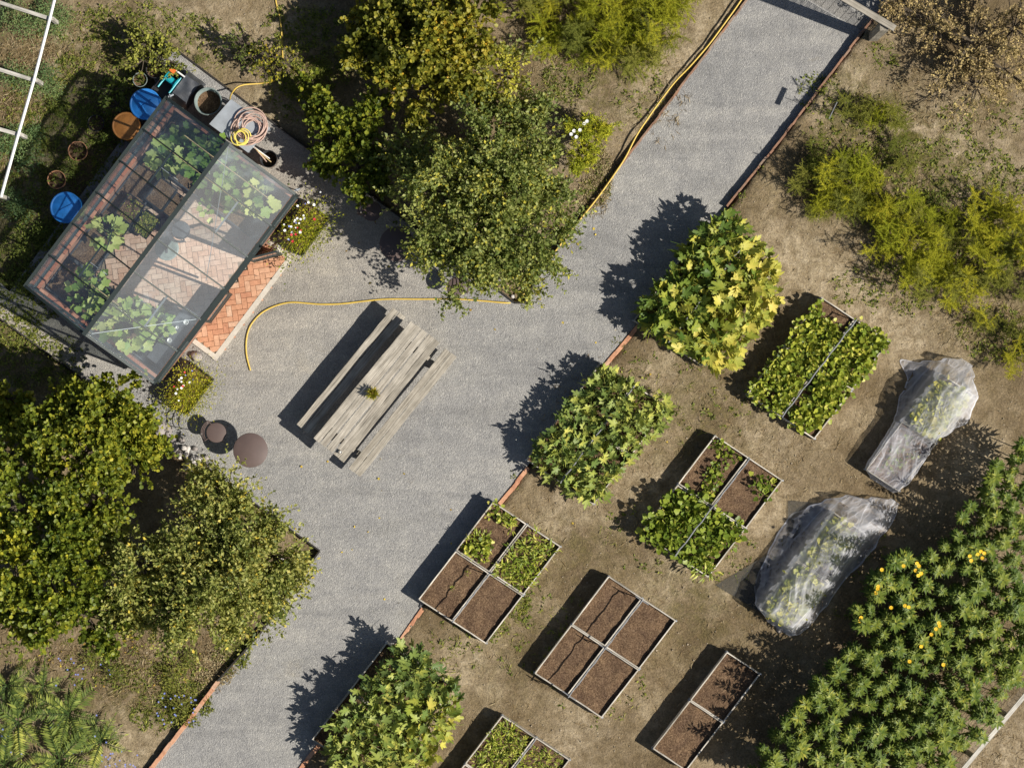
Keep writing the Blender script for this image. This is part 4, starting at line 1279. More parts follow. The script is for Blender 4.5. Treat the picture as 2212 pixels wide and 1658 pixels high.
# greenhouse beds and plants
def gsoil(x0, x1, y0, y1, z, label, name='planting_bed'):
    root = empty(name, gworld((x0 + x1) / 2, (y0 + y1) / 2, 0), math.atan2(gx.y, gx.x), label, 'planting bed', 'planting beds in the greenhouse')
    n, m = 14, 14; V = []; F = []
    w, l = x1 - x0, y1 - y0
    for j in range(m + 1):
        for i in range(n + 1):
            x = -w / 2 + w * i / n; y = -l / 2 + l * j / m
            V.append((x, y, z + .02 * noise.noise(Vector((x * 6 + x0, y * 6, 1)))))
    for j in range(m):
        for i in range(n):
            a = j * (n + 1) + i; F.append((a, a + 1, a + n + 2, a + n + 1))
    mb = MB(); mb.add(V, F); o = mb.build('soil', M['compost'], root, True); o['kind'] = 'stuff'
    for c, d in (((-w / 2, 0, z / 2 + .03), (.03, l, z + .06)), ((w / 2, 0, z / 2 + .03), (.03, l, z + .06)), ((0, -l / 2, z / 2 + .03), (w - .03, .03, z + .06)), ((0, l / 2, z / 2 + .03), (w - .03, .03, z + .06))):
        mb = MB(); mb.box(c, d); mb.build('board', M['darkgrey'], root)
gsoil(1.45, 2.22, -1.46, 1.46, .22, 'dark soil bed along the lower-left end inside the greenhouse')
gsoil(-2.22, -1.12, -1.46, 1.46, .22, 'dark soil bed along the upper-right end inside the greenhouse')
gsoil(-1.05, 1.42, -1.46, -.86, .20, 'narrow soil bed along the left wall inside the greenhouse')

def vine_plant(x, y, z, h, r, n, size, label, tb=.0, seed=0):
    root = empty('cucumber_plant', gworld(x, y, z), 0, label, 'climbing plant', 'climbing plants in the greenhouse')
    rr = np.random.default_rng(seed)
    mb = MB(); mb.tube([(0, 0, 0), (.02, .01, h * .5), (0, .03, h)], [.012, .01, .006], 6); mb.build('stem', M['greenstem'], root, True)
    d = nrm(rr.normal(size=(n, 3)) * [1, 1, .35]); t = rr.random(n)
    pos = d * (r * rr.random((n, 1)) ** .6); pos[:, 2] = h * (.35 + .7 * t)
    T = T_VINE
    tint = np.clip(rr.normal(.45 + tb, .2, n), 0, 1)
    vs = []
    me = leaves('foliage', pos, nrm(d * [1, 1, .2] + [0, 0, -.1]), nrm(rr.normal(size=(n, 3)) * .35 + [0, 0, 1]), size * (.6 + .6 * rr.random(n)), T, tint)
    link('foliage', me, root, M['leaf_vine'])
T_VINE = lobed_mesh_data(lobed(5, .28, 4, 3, .06), .2, .04)
vp = [(-1.75, -.85, .5, .38, 70, .24, 'dark leafy climber at the top of the greenhouse beside the buckets', -.15), (-1.9, -.2, 1.1, .45, 80, .20, 'green climber under the ridge at the upper end of the greenhouse', -.05),
      (-1.35, -1.05, 1.0, .24, 34, .24, 'pale yellow-green climber near the orange barrel wall of the greenhouse', .45), (-1.8, .60, .9, .38, 80, .22, 'climber under the milky roof at the upper end of the greenhouse', .1),
      (-1.85, 1.05, 1.15, .24, 30, .26, 'climber with the largest pale leaves in the upper right corner of the greenhouse', .45), (.55, -1.08, .9, .24, 34, .22, 'pale yellow climber halfway along the left wall of the greenhouse', .45),
      (1.75, -.7, .8, .38, 60, .20, 'green climber in the lower-left bed of the greenhouse', .0), (1.95, -.1, .9, .30, 30, .20, 'yellowing climber beside the ridge at the lower end of the greenhouse', .35),
      (1.75, .45, 1.1, .42, 75, .24, 'bright climber under the milky roof at the lower end of the greenhouse', .25), (1.45, .85, .9, .28, 30, .22, 'climber by the vent rail at the lower end of the greenhouse', .2), (-1.2, .35, .6, .25, 30, .14, 'small plant against the upper bed edge in the greenhouse', .1)]
for q, v_ in enumerate(vp): vine_plant(v_[0], v_[1], .22, v_[2], v_[3], v_[4], v_[5], v_[6], v_[7], q + 50)
# trays
def tray(x, y, w, l, label, n, z=.30, mat='black'):
    root = empty('seed_tray', gworld(x, y, z), math.atan2(gx.y, gx.x), label, 'seed tray', 'seed trays in the greenhouse')
    mb = MB(); mb.box((0, 0, .01), (w, l, .02))
    for c, d in (((-w / 2, 0, .05), (.015, l, .08)), ((w / 2, 0, .05), (.015, l, .08)), ((0, -l / 2, .05), (w, .015, .08)), ((0, l / 2, .05), (w, .015, .08))): mb.box(c, d)
    mb.build('tray', M[mat], root)
    mb = MB(); mb.box((0, 0, .045), (w - .03, l - .03, .05)); mb.build('compost', M['compost'], root)
    if n:
        pos = np.stack([rng.uniform(-w / 2 + .02, w / 2 - .02, n), rng.uniform(-l / 2 + .02, l / 2 - .02, n), np.full(n, .08)], -1)
        me = leaves('seedlings', pos, nrm(rng.normal(size=(n, 3)) * [1, 1, .3] + [0, 0, .3]), nrm(rng.normal(size=(n, 3)) * .4 + [0, 0, 1]), .035 + .03 * rng.random(n), T_OVAL, rng.random(n))
        so = link('seedlings', me, root, M['leaf_weed']); so['kind'] = 'stuff'
tray(-.72, -.70, .55, .42, 'black tray of dark compost on the left side of the greenhouse', 0)
tray(-.70, -.28, .50, .38, 'empty black tray under the ridge vent of the greenhouse', 0)
tray(-.10, -1.02, .50, .40, 'black tray with sparse seedlings by the left wall', 70)
tray(-.05, -.58, .50, .36, 'black tray thick with small green seedlings', 420)
tray(.40, -.98, .45, .34, 'black tray with leafy seedlings near the pale climber', 160)
# steel floor cover
root = empty('manhole_cover', gworld(.10, .03, .104), 0, 'round metal cover set in the greenhouse brick floor', 'cover')
mb = MB(); mb.lathe([(0, .010), (.20, .010), (.24, .014), (.25, 0)], 32); mb.build('lid', M['tub'], root, True)
mb = MB(); mb.box((0, 0, .02), (.04, .2, .012)); mb.build('handle', M['darkgrey'], root)
# folding chair and small table inside
def bistro_seat(p, rz, label, grp, seat_r=.20, seat_h=.45, back=True, mat='rust'):
    root = empty('metal_chair', p, rz, label, 'chair', grp)
    mb = MB(); mb.lathe([(0, seat_h - .012), (seat_r - .01, seat_h - .014), (seat_r, seat_h - .004), (seat_r - .01, seat_h), (0, seat_h - .004)], 32); mb.build('seat', M[mat], root, True)
    for k in range(4):
        a = math.pi / 4 + k * math.pi / 2
        c, s = math.cos(a), math.sin(a)
        mb = MB(); mb.tube([(c * seat_r * .75, s * seat_r * .75, seat_h - .01), (c * (seat_r + .05), s * (seat_r + .05), 0)], .009, 6); mb.build('leg', M[mat], root)
    if back:
        for s in (-1, 1):
            a = math.pi + s * .85
            mb = MB(); mb.tube([(math.cos(a) * seat_r * .9, math.sin(a) * seat_r * .9, seat_h - .02), (math.cos(a) * (seat_r + .08), math.sin(a) * (seat_r + .07), .84)], .009, 6); mb.build('back_post', M[mat], root)
        for i, (rr_, z_) in enumerate(((.035, .60), (.055, .70), (.075, .80))):
            pts = [(math.cos(math.pi + t * .9) * (seat_r + rr_), math.sin(math.pi + t * .9) * (seat_r + rr_), z_) for t in [k / 8 - 1 for k in range(17)]]
            mb = MB(); mb.tube(pts, .009, 6); mb.build('slat', M[mat], root)
    return root
def bistro_table(p, r, label, grp, mat='rust', h=.72):
    root = empty('round_table', p, 0, label, 'table', grp)
    mb = MB(); mb.lathe([(0, h - .012), (r - .008, h - .016), (r, h - .03), (r + .003, h - .006), (r - .006, h), (0, h - .002)], 48); mb.build('tabletop', M[mat], root, True)
    for k in range(3):
        a = k * 2.094 + .4
        mb = MB(); mb.tube([(math.cos(a) * r * .55, math.sin(a) * r * .55, h - .03), (math.cos(a) * .05, math.sin(a) * .05, h * .5), (math.cos(a) * r * .7, math.sin(a) * r * .7, .0)], .011, 6); mb.build('leg', M[mat], root)
    return root
RX = 0
bistro_table(W3(541, 972, .72) * 1.0 - Vector((0, 0, .72)), .350, 'brown round metal table beside the lower apple tree', 'brown round metal tables')
bistro_seat(W3(467, 934, .45) - Vector((0, 0, .45)), R(-12), 'brown metal chair with a round seat and slatted back beside the boulder rubble', 'brown metal chairs', .205)
bistro_table(W3(857, 527, .72) - Vector((0, 0, .72)), .35, 'brown round metal table half under the upper apple tree', 'brown round metal tables')
bistro_seat(W3(803, 456, .45) - Vector((0, 0, .45)), R(-30), 'brown metal chair half shaded between the planter and the upper apple tree', 'brown metal chairs', .205)
bistro_seat(W3(985, 620, .45) - Vector((0, 0, .45)), R(200), 'brown metal chair hidden under the lower edge of the upper apple tree', 'brown metal chairs', .2)
bistro_seat(gworld(-.38, .08, .10), R(60), 'dark metal chair inside the greenhouse under the ridge', 'greenhouse furniture', .19, .45, True, 'darkgrey')
# items on the greenhouse shelf
for k, (x, y, r_, lab) in enumerate(((1.05, 1.30, .055, 'white pot on the bench by the lower end wall inside the greenhouse'), (1.25, 1.22, .035, 'small pale cup beside the white pot inside the greenhouse'), (1.55, 1.25, .05, 'white lump-shaped pot in the lower right corner of the greenhouse'))):
    mb = MB(); mb.lathe([(0, 0), (r_ * .8, 0), (r_, r_ * 1.6), (r_ * .85, r_ * 1.6), (r_ * .8, r_ * .5), (0, r_ * .5)], 20)
    tag(mb.build('plant_pot', M['white'], None, True), lab, 'pot').location = gworld(x, y, .60)
root = empty('potting_bench', gworld(1.45, 1.25, 0), math.atan2(gx.y, gx.x), 'narrow grey bench along the path-side wall inside the greenhouse', 'bench')
mb = MB(); mb.box((0, 0, .58), (1.3, .36, .03)); mb.build('bench_top', M['darkgrey'], root)
for x in (-.6, .6):
    for y in (-.14, .14):
        mb = MB(); mb.box((x, y, .3), (.04, .04, .54)); mb.build('leg', M['frame'], root)

# ------------------------------------------------------------------ things round the greenhouse
def barrel(p, r, h, mat, label, cat='barrel', name='barrel', handle=True):
    root = empty(name, p, random.uniform(0, 1), label, cat)
    mb = MB(); mb.lathe([(r * .9, 0), (r * .98, h * .1), (r * 1.0, h * .5), (r * .96, h - .03), (r * .96, h - .01), (0, h - .01)], 40); mb.build('body', M[mat], root, True)
    mb = MB(); mb.lathe([(r * 1.0, h - .05), (r * 1.04, h - .045), (r * 1.05, h), (r * 1.0, h + .012), (r * .95, h + .004), (r * .90, h - .004), (r * .86, h + .004), (0, h + .012)], 48); mb.build('lid', M[mat], root, True)
    if handle:
        mb = MB(); mb.box((0, 0, h + .022), (r * 1.0, .012, .02)); mb.build('handle', M[mat], root)
    return root
def at(x, y, h): 
    q = W3(x, y, h); return (q.x, q.y, 0)
barrel(at(314, 225, .9), .305, .9, 'blue', 'blue lidded water barrel at the upper corner of the greenhouse')
barrel(at(142, 448, .9), .305, .9, 'blue', 'blue lidded water barrel halfway down the left wall of the greenhouse')
barrel(at(272, 272, .85), .27, .85, 'orangeplastic', 'brown-orange barrel beside the upper blue barrel', handle=False)
def pot(p, r, h, mat, label, plant=True, wall=.012, fill=.8):
    root = empty('plant_pot', p, 0, label, 'pot')
    mb = MB(); mb.lathe([(0, 0), (r * .72, 0), (r * .93, h * .86), (r, h * .86), (r, h), (r - wall, h), (r - wall * 1.2, h * .5)], 40); mb.build('pot', M[mat], root, True)
    mb = MB(); mb.lathe([(r - wall, h * fill), (0, h * fill + .01)], 24); mb.build('compost', M['compost'], root, True)
    if plant:
        n = 60; d = nrm(rng.normal(size=(n, 3)) + [0, 0, .6])
        me = leaves('foliage', d * rng.random((n, 1)) * r * .8 + [0, 0, h * fill], d, rvec(n), .05 + .05 * rng.random(n), T_OVAL, rng.random(n) * .8)
        link('foliage', me, root, M['leaf_weed'])
    return root
pot(at(168, 326, .35), .20, .38, 'terracotta', 'terracotta pot with a wide rim, the upper of two left of the greenhouse')
pot(at(122, 388, .35), .19, .36, 'terracotta', 'terracotta pot, the lower of two just above the blue barrel')
pot(at(207, 266, .35), .17, .35, 'black', 'black pot of trailing leaves between the terracotta pot and the orange barrel')
pot(at(334, 150, .3), .18, .32, 'black', 'black pot in the greenery above the hose box')
pot(at(302, 172, .3), .15, .28, 'tub', 'grey rimmed pot in the greenery above the blue barrel')
pot(at(449, 219, .55), .285, .55, 'tub', 'large grey-green tub half filled with dry compost behind the greenhouse', False, .022, .45)
pot(at(580, 343, .40), .18, .40, 'black', 'black bucket holding stakes at the end of the metal table', False, .010, .25)
# bundle of stakes
root = empty('stake_bundle', at(560, 335, 0), 0, 'bundle of pale and red stakes leaning out of the black bucket', 'stakes')
for k in range(7):
    a = W3(548 + k * 3, 318 + k * 2.5, .62); b = W3(578 + random.uniform(-8, 8), 346 + random.uniform(-7, 7), .30)
    o0 = Vector(root.location)
    mb = MB(); mb.tube([a - o0 + Vector((-.12, .1, .05)), b - o0], .010, 6); mb.build('stake', M[('cane', 'white', 'hosepink')[k % 3]], root)
# galvanised table
zc = Vector((0, 0, .0)); zq = [W3(452, 268, .70), W3(499, 214, .70), W3(584, 277, .70), W3(536, 330, .70)]
c = sum(zq, Vector()) / 4
root = empty('metal_table', (c.x, c.y, 0), 0, 'galvanised sheet-metal table carrying coiled hoses', 'table')
mb = MB(); P = [p_ - Vector((c.x, c.y, 0)) for p_ in zq]
mb.add([p_ - Vector((0, 0, .03)) for p_ in P] + P, [(0, 1, 2, 3), (7, 6, 5, 4), (0, 4, 5, 1), (1, 5, 6, 2), (2, 6, 7, 3), (3, 7, 4, 0)]); mb.build('tabletop', M['zinc'], root)
for p_ in P:
    q = p_ * .9; mb = MB(); mb.box((q.x, q.y, .33), (.04, .04, .66)); mb.build('leg', M['zinc'], root)
mb = MB(); mb.add([p_ * .92 + Vector((0, 0, -.35)) * 1 for p_ in P], [(0, 1, 2, 3)]); 
# coils
def coil(c, R0, turns, r, mat, label, ell=1.0, seed=0, jit=.03):
    rr = random.Random(seed); pts = []
    ph = [rr.uniform(-1, 1) for _ in range(8)]
    n = turns * 16
    for k in range(n):
        a = k / 16 * 2 * math.pi; t = k / n
        rad = R0 * (1 - .18 * math.sin(a * .37 + ph[0]) ** 2 - .30 * (t * 3 % 1)) + jit * math.sin(a * .23 + ph[1])
        pts.append((c[0] + jit * 2 * math.sin(t * 9 + ph[2]) + rad * math.cos(a), c[1] + jit * 2 * math.cos(t * 7 + ph[3]) + rad * ell * math.sin(a), c[2] + r + t * .10 + .018 * math.sin(a * .5 + t * 20)))
    mb = MB(); mb.tube(catmull(pts, 2), r, 6)
    return tag(mb.build('hose_coil', mat, None, True), label, 'hose', 'garden hoses')
cc = W3(541, 276, .71); coil((cc.x, cc.y, .71), .36, 11, .013, M['hosepink'], 'large tangled coil of faded red hose on the metal table', .95, 3, .035)
cc = W3(520, 297, .83); coil((cc.x, cc.y, .83), .19, 4, .013, M['hosebright'], 'small bright yellow hose coil on top of the red coil', 1.0, 5, .012)
# hose box (teal reel in a dark case)
p0 = at(361, 183, .4)
root = empty('hose_reel', p0, math.atan2(gx.y, gx.x), 'teal and orange hose reel in a dark crate at the upper corner of the greenhouse', 'hose reel')
mb = MB()
for c_, d_ in (((-.32, 0, .17), (.02, .42, .34)), ((.32, 0, .17), (.02, .42, .34)), ((0, -.21, .17), (.64, .02, .34)), ((0, .21, .17), (.64, .02, .34)), ((0, 0, .01), (.64, .42, .02))): mb.box(c_, d_)
mb.build('crate', M['black'], root)
mb = MB(); mb.tube([(-.12, -.1, .38), (-.12, .12, .38)], .07, 12); mb.tube([(-.12, -.13, .38), (-.12, -.11, .38)], .13, 16); mb.tube([(-.12, .12, .38), (-.12, .14, .38)], .13, 16); mb.build('drum', M['teal'], root)
mb = MB(); mb.tube([(-.30, -.12, .36), (.15, -.12, .44)], .02, 8); mb.tube([(-.28, .14, .36), (.12, .14, .44)], .02, 8); mb.build('arm', M['teal'], root)
mb = MB(); mb.tube([(-.34, -.2, .42), (-.34, .2, .42)], .018, 8); mb.build('bar', M['white'], root)
mb = MB(); mb.box((-.30, -.08, .44), (.09, .12, .05)); mb.build('grip', M['orange'], root)
# black covered crates
p0 = at(402, 192, .35)
root = empty('tarp_covered_crate', p0, math.atan2(gx.y, gx.x), 'black crate under a creased dark sheet between the hose reel and the tub', 'crate')
n = 14; V = []; F = []
for j in range(n + 1):
    for i in range(n + 1):
        x = -.32 + .64 * i / n; y = -.24 + .48 * j / n; e = max(abs(x) / .32, abs(y) / .24)
        z = (.42 if e < .75 else .42 - (e - .75) * 1.4) + .05 * noise.noise(Vector((x * 5, y * 5, 3)))
        V.append((x + .03 * noise.noise(Vector((x * 4, y * 4, 9))), y, max(.02, z)))
for j in range(n):
    for i in range(n):
        a = j * (n + 1) + i; F.append((a, a + 1, a + n + 2, a + n + 1))
mb = MB(); mb.add(V, F); mb.build('sheet', M['darkgrey'], root)
mb = MB(); mb.box((0, 0, .17), (.5, .38, .33)); mb.build('crate', M['black'], root)
# standpipe fittings
for k, (x, y, lab) in enumerate(((368, 207, 'small chrome tap at the upper corner of the greenhouse'), (672, 400, 'small blue-grey pump beside the right corner of the greenhouse'))):
    root = empty('water_tap', at(x if k == 0 else 641, y if k == 0 else 410, .5), .4, lab, 'tap')
    mb = MB(); mb.tube([(0, 0, 0), (0, 0, .5)], .012, 8); mb.build('pipe', M['zinc'], root)
    mb = MB(); mb.tube([(-.05, 0, .5), (.07, 0, .5)], .022, 8); mb.build('spout', M['zinc'], root)
    mb = MB(); mb.box((0, 0, .54), (.02, .07, .015)); mb.build('handle', M['zinc'], root)

# ------------------------------------------------------------------ planters
def flower(mb_, c, r, n=6, up=.3):
    for k in range(n):
        a = 2 * math.pi * k / n
        d = Vector((math.cos(a), math.sin(a), up)); s = Vector((-math.sin(a), math.cos(a), 0))
        c = Vector(c)
        mb_.add([c, c + d * r * .6 + s * r * .32, c + d * r, c + d * r * .6 - s * r * .32], [(0, 3, 2, 1)])
def planter(px, py, ang, w, l, label, flowers, seed, green=1.0, h=.35):
    p = at(px, py, .3); root = empty('flower_planter', p, ang, label, 'planter', 'flower planters at the greenhouse')
    rr = np.random.default_rng(seed); r = random.Random(seed)
    for c_, d_ in (((0, -l / 2, h / 2), (w, .025, h)), ((0, l / 2, h / 2), (w, .025, h)), ((-w / 2, 0, h / 2), (.025, l - .03, h)), ((w / 2, 0, h / 2), (.025, l - .03, h))):
        mb = MB(); mb.box(c_, d_); mb.build('board', M['edgesteel'], root)
    mb = MB(); mb.box((0, 0, h / 2 - .03), (w - .03, l - .03, h - .06)); mb.build('soil', M['compost'], root)
    n = 3000
    u = rr.normal(size=(n, 2)) * [w * .37, l * .30] + [w * .12, 0]
    pos = np.stack([u[:, 0], u[:, 1], h + .03 + .30 * np.exp(-((u / [w * .45, l * .45]) ** 2).sum(1)) * rr.random(n)], -1)
    d = nrm(np.stack([u[:, 0], u[:, 1], np.full(n, .25)], -1) + rr.normal(size=(n, 3)) * .2)
    me = leaves('foliage', pos, d, rvec(n, rr), .03 + .04 * rr.random(n), T_LANCE, np.clip(rr.normal(.55, .25, n), 0, 1), 1.2)
    link('foliage', me, root, M['leaf_aspar'])
    n = 260
    u = rr.normal(size=(n, 2)) * [w * .38, l * .38] + [0, -l * .3]
    pos = np.stack([u[:, 0], u[:, 1], h * .7 + .12 * rr.random(n)], -1)
    me = leaves('trailing_foliage', pos, nrm(rr.normal(size=(n, 3)) + [0, 0, .2]), rvec(n, rr), .04 + .05 * rr.random(n), T_OVAL, rr.random(n))
    link('trailing_foliage', me, root, M['leaf_weed'])
    for mat, cnt, rad in flowers:
        for _ in range(cnt):
            x = r.gauss(-w * .20, w * .16); y = r.gauss(0, l * .24)
            mb = MB(); flower(mb, (0, 0, 0), rad * r.uniform(.7, 1.2), 7)
            o = mb.build('blossom', M[mat], root); o.location = (x, y, h + .30 + r.uniform(0, .12)); o.rotation_euler = (r.uniform(-.4, .4), r.uniform(-.4, .4), r.uniform(0, 6))
ang = math.atan2(gy.y, gy.x)
planter(655, 492, ang, .62, .95, 'planter of white and red flowers beside the right corner of the greenhouse', [('petalw', 20, .030), ('petalr', 6, .030), ('petalb', 4, .020)], 4)
planter(406, 838, ang, .60, .90, 'planter of yellow-green foliage with white flowers at the lower corner of the greenhouse', [('petalw', 9, .030), ('petalr', 4, .024), ('petalb', 3, .018)], 9)

# ------------------------------------------------------------------ stones
sl_ = [(425, 770, .13, 'stone', 'rounded brown boulder at the corner of the doorstep'), (1046, 603, .12, 'palestone', 'pale boulder under the lower edge of the upper apple tree'),
       (1108, 640, .05, 'palestone', 'small white stone in the tip of the orchard bed, nearer the yard'), (1121, 632, .05, 'palestone', 'small white stone in the tip of the orchard bed, nearer the hose'), (1078, 607, .09, 'stone', 'grey stone in the tip of the orchard bed'),
       (522, 1146, .07, 'palestone', 'pale stone lying on the soil right of the round table shadow'), (605, 1208, .09, 'palestone', 'white stone at the path corner under the apple branches'), (345, 925, .17, 'stone', 'large boulder at the upper end of the rubble by the hazel bush'),
       (598, 537, .12, 'palestone', 'white rounded stone propping the swung door at the doorstep corner')]
for k, (x, y, r_, m_, lab) in enumerate(sl_): stone('stone', on(x, y), r_, M[m_], lab, 'stone', None, k + 5)
rs = random.Random(3)
k = 0
for t in range(46):
    u = rs.random(); x = 352 + 92 * u + rs.uniform(-16, 16); y = 935 + 82 * u + rs.uniform(-20, 22)
    stone('rubble_stone', on(x, y, rs.uniform(0, .05)), rs.uniform(.045, .10), M['stone' if rs.random() < .8 else 'palestone'], 'grey stone in the rubble heap between the metal chair and the hazel bush', 'stone', 'rubble heap by the metal chair', 40 + t)

# ------------------------------------------------------------------ gate and sign
root = empty('timber_gateway', on(1884, 82), 0, 'weathered timber gateway with a top beam and wire mesh across the upper path', 'gateway')
o0 = Vector(root.location)
top = W3(1904, 52, 2.5)
def pole(p, q, w, t, name, mat, par, o0):
    p = Vector(p); q = Vector(q); d = q - p; L = d.length
    mb = MB(); mb.box((L / 2, 0, 0), (L, w, t)); ob = mb.build(name, mat, par)
    ob.location = p - o0; ob.rotation_mode = 'QUATERNION'; ob.rotation_quaternion = d.to_track_quat('X', 'Z')
    return ob
base = Vector((o0.x, o0.y, 0))
pole((base.x, base.y, -.1), (base.x, base.y, 2.42), .17, .17, 'post', M['oldwood'], root, o0)
bd = Vector((-640, 380 * -1 * -1, 0)); bd = Vector((-.86, .51, 0)).normalized()
pb = W3(1933, 62, 2.5); pole(pb, pb + bd * 5.2, .13, .09, 'beam', M['oldwood'], root, o0)
lp = base + bd * 4.3
pole((lp.x, lp.y, -.1), (lp.x, lp.y, 2.42), .17, .17, 'post', M['oldwood'], root, o0)
mb = MB()
for k in range(1, 15):
    z = k * .15; mb.bar(Vector((base.x, base.y, z)) - o0, Vector((lp.x, lp.y, z)) - o0, .006, .006)
for k in range(1, 28):
    q = base + bd * (k * .155); mb.bar(q - o0 + Vector((0, 0, .1 - o0.z * 0)), q - o0 + Vector((0, 0, 2.3)), .006, .006)
mb.build('wire_mesh', M['wire'], root)
# sign on a stake
root = empty('garden_sign', on(1790, 247), 0, 'thin plant sign on a wire stake beside the upper path, seen edge-on', 'sign')
d = Vector((.43, .90, 0)).normalized()
mb = MB(); mb.tube([(0, 0, 0), (0, 0, .78)], .006, 6); mb.build('stake', M['wire'], root)
mb = MB(); mb.bar(-d * .19 + Vector((0, 0, .86)), d * .19 + Vector((0, 0, .86)), .014, .10); mb.build('plate', M['greypipe'], root)

# ------------------------------------------------------------------ frame of white poles on the left
root = empty('pole_frame', at(60, 200, 1.0), 0, 'frame of a white painted pole with grey side rails at the upper left edge', 'frame')
o0 = Vector(root.location)
def p2(x, y, h=1.0): return W3(x, y, h) - o0
for a, b in (((125, -30), (108, 38)), ((108, 38), (74, 170)), ((74, 170), (38, 295)), ((38, 295), (2, 425))):
    mb = MB(); mb.tube([p2(*a), p2(*b)], .033, 10); mb.build('pole', M['white'], root)
for (a, b, hh) in (((106, 40), (-40, -7), .95), ((72, 173), (-50, 135), .95), ((37, 290), (-60, 262), .95)):
    q = W3(a[0], a[1], hh); w_ = W3(b[0], b[1], hh)
    pole(q, w_, .075, .05, 'side_rail', M['palewood'], root, o0)
    pole((q.x + .05, q.y, -.1), (q.x + .05, q.y, .95), .07, .07, 'post', M['palewood'], root, o0)
q = W3(3, 424, .95); pole((q.x, q.y, -.1), (q.x, q.y, .95), .07, .07, 'post', M['palewood'], root, o0)

# ------------------------------------------------------------------ rail fence lower right
a = W3(2260, 1446, 1.0); b = W3(2075, 1667, 1.0); c = W3(2000, 1757, 1.0)
root = empty('rail_fence', (a.x, a.y, 0), 0, 'weathered single-rail fence with wire below at the lower right corner', 'fence')
o0 = Vector(root.location)
pole(a, b, .085, .05, 'rail', M['palewood'], root, o0); pole(b, c, .085, .05, 'rail', M['palewood'], root, o0)
for t in (.05, .45, .85, 1.3):
    q = a.lerp(b, t); pole((q.x, q.y, -.1), (q.x, q.y, .97), .08, .08, 'post', M['palewood'], root, o0)
mb = MB()
for k in range(9):
    mb.bar(Vector((a.x, a.y, .08 + k * .1)) - o0, Vector((c.x, c.y, .08 + k * .1)) - o0, .004, .004)
for k in range(40):
    q = a.lerp(c, k / 40); mb.bar(Vector((q.x, q.y, .05)) - o0, Vector((q.x, q.y, .95)) - o0, .004, .004)
mb.build('wire_mesh', M['wire'], root)

# ------------------------------------------------------------------ trees and shrubs
def tree(name, label, cat, lobes, trunk, mat, lsize, density, per=13, tmpl=T_OVAL, tb=0.0, shoot=.55, group=None, seed=0, fringe=0.0, warp=.25, gold=None, boughs=12, reach=1.42, bright_n=1.0):
    global rng
    rng = np.random.default_rng(seed + 100); tb = tb + (.10 if 'apple' in mat.name else .05)
    base = on(*trunk); o0 = np.array([base[0], base[1], 0.0])
    root = empty(name, base, 0, label, cat, group)
    P = []; A = []; Nn = []; T = []
    limbs = MB()
    zmin = min(l[3] for l in lobes)
    fork = Vector((0, 0, max(.25, zmin * .45)))
    for (x, y, r, h) in lobes:
        rm = r / PPM; c = W3(x, y, h); cv = np.array([c.x, c.y, h]) - o0; cv[2] = h - base[2]
        # limb to the lobe
        e = Vector(cv) ; mid = fork.lerp(e, .5) + Vector((random.uniform(-.1, .1), random.uniform(-.1, .1), .1))
        limbs.tube([fork, mid, e], [.05, .035, .02], 6)
        n = int(density * rm * rm * bright_n)
        # boughs leave the limb end, shoots grow along their outer part
        nbg = max(7, int(boughs * rm * rm))
        n = int(n * 1.35)
        bdr = rvec(nbg, rng); bdr[:, 2] = np.abs(bdr[:, 2]) * .9 - .18 * rng.random(nbg); bdr = nrm(bdr)
        br = rm * (.62 + (reach - .62) * rng.random(nbg) ** 1.5)
        wgt = rng.random(nbg) * .8 + .4; wgt /= wgt.sum()
        bi = rng.choice(nbg, n, p=wgt)
        t = .34 + .66 * rng.random(n) ** .7
        sq = np.array([1, 1, .72])
        bd_ = bdr[bi]
        inner = rng.random(n) < .24
        dr_ = rvec(n, rng); dr_[:, 2] = np.abs(dr_[:, 2]) * .7 - .1
        bd_ = np.where(inner[:, None], nrm(dr_), bd_); t = np.where(inner, .25 + .55 * rng.random(n), t)
        side = rvec(n, rng)
        b = cv + bd_ * (br[bi] * t)[:, None] * sq + side * .05
        L = shoot * (.35 + .75 * rng.random(n)) * (1.15 - .45 * t)
        dirn = nrm(bd_ * .75 + side * .72 + np.array([0, 0, .28]))
        p, a, nn = shoots(b, dirn, L, per)
        fld = (rng.random(nbg) - .5)[bi]
        lump = 1 + warp * fld
        P.append(p); A.append(a); Nn.append(nn)
        tt = np.repeat(rng.normal(0, .10, n) + .30 * fld, per)
        T.append(tt)
        # visible limb twigs
        for q in range(0, n, max(1, n // 22)):
            limbs.tube([e, Vector(b[q]), Vector(b[q] + dirn[q] * L[q])], [.015, .009, .004], 4, False)
    # long fringe shoots
    if fringe:
        pass
    P = np.concatenate(P); A = np.concatenate(A); Nn = np.concatenate(Nn); T = np.concatenate(T)
    keep = P[:, 2] > .1
    P, A, Nn, T = P[keep], A[keep], Nn[keep], T[keep]
    n = len(P)
    tint = .45 + tb + T + rng.normal(0, .17, n)
    if gold is not None:
        for gx_, gy_, gr, ga in gold:
            g = W3(gx_, gy_, 2.0); dd = np.hypot(P[:, 0] + o0[0] - g.x, P[:, 1] + o0[1] - g.y) / (gr / PPM)
            tint += ga * np.exp(-dd ** 2) * (.5 + rng.random(n))
    me = leaves('crown', P, A, Nn, lsize * (.45 + .95 * rng.random(n)), tmpl, np.clip(tint, 0, 1))
    link('crown', me, root, mat)
    tr = MB(); tr.tube([(0, 0, -.15), (.02, .01, fork.z * .5), fork], [.10, .08, .065], 10)
    tr.build('trunk', M['bark'], root, True)
    limbs.build('branches', M['bark'], root)
    return n

tot = 0
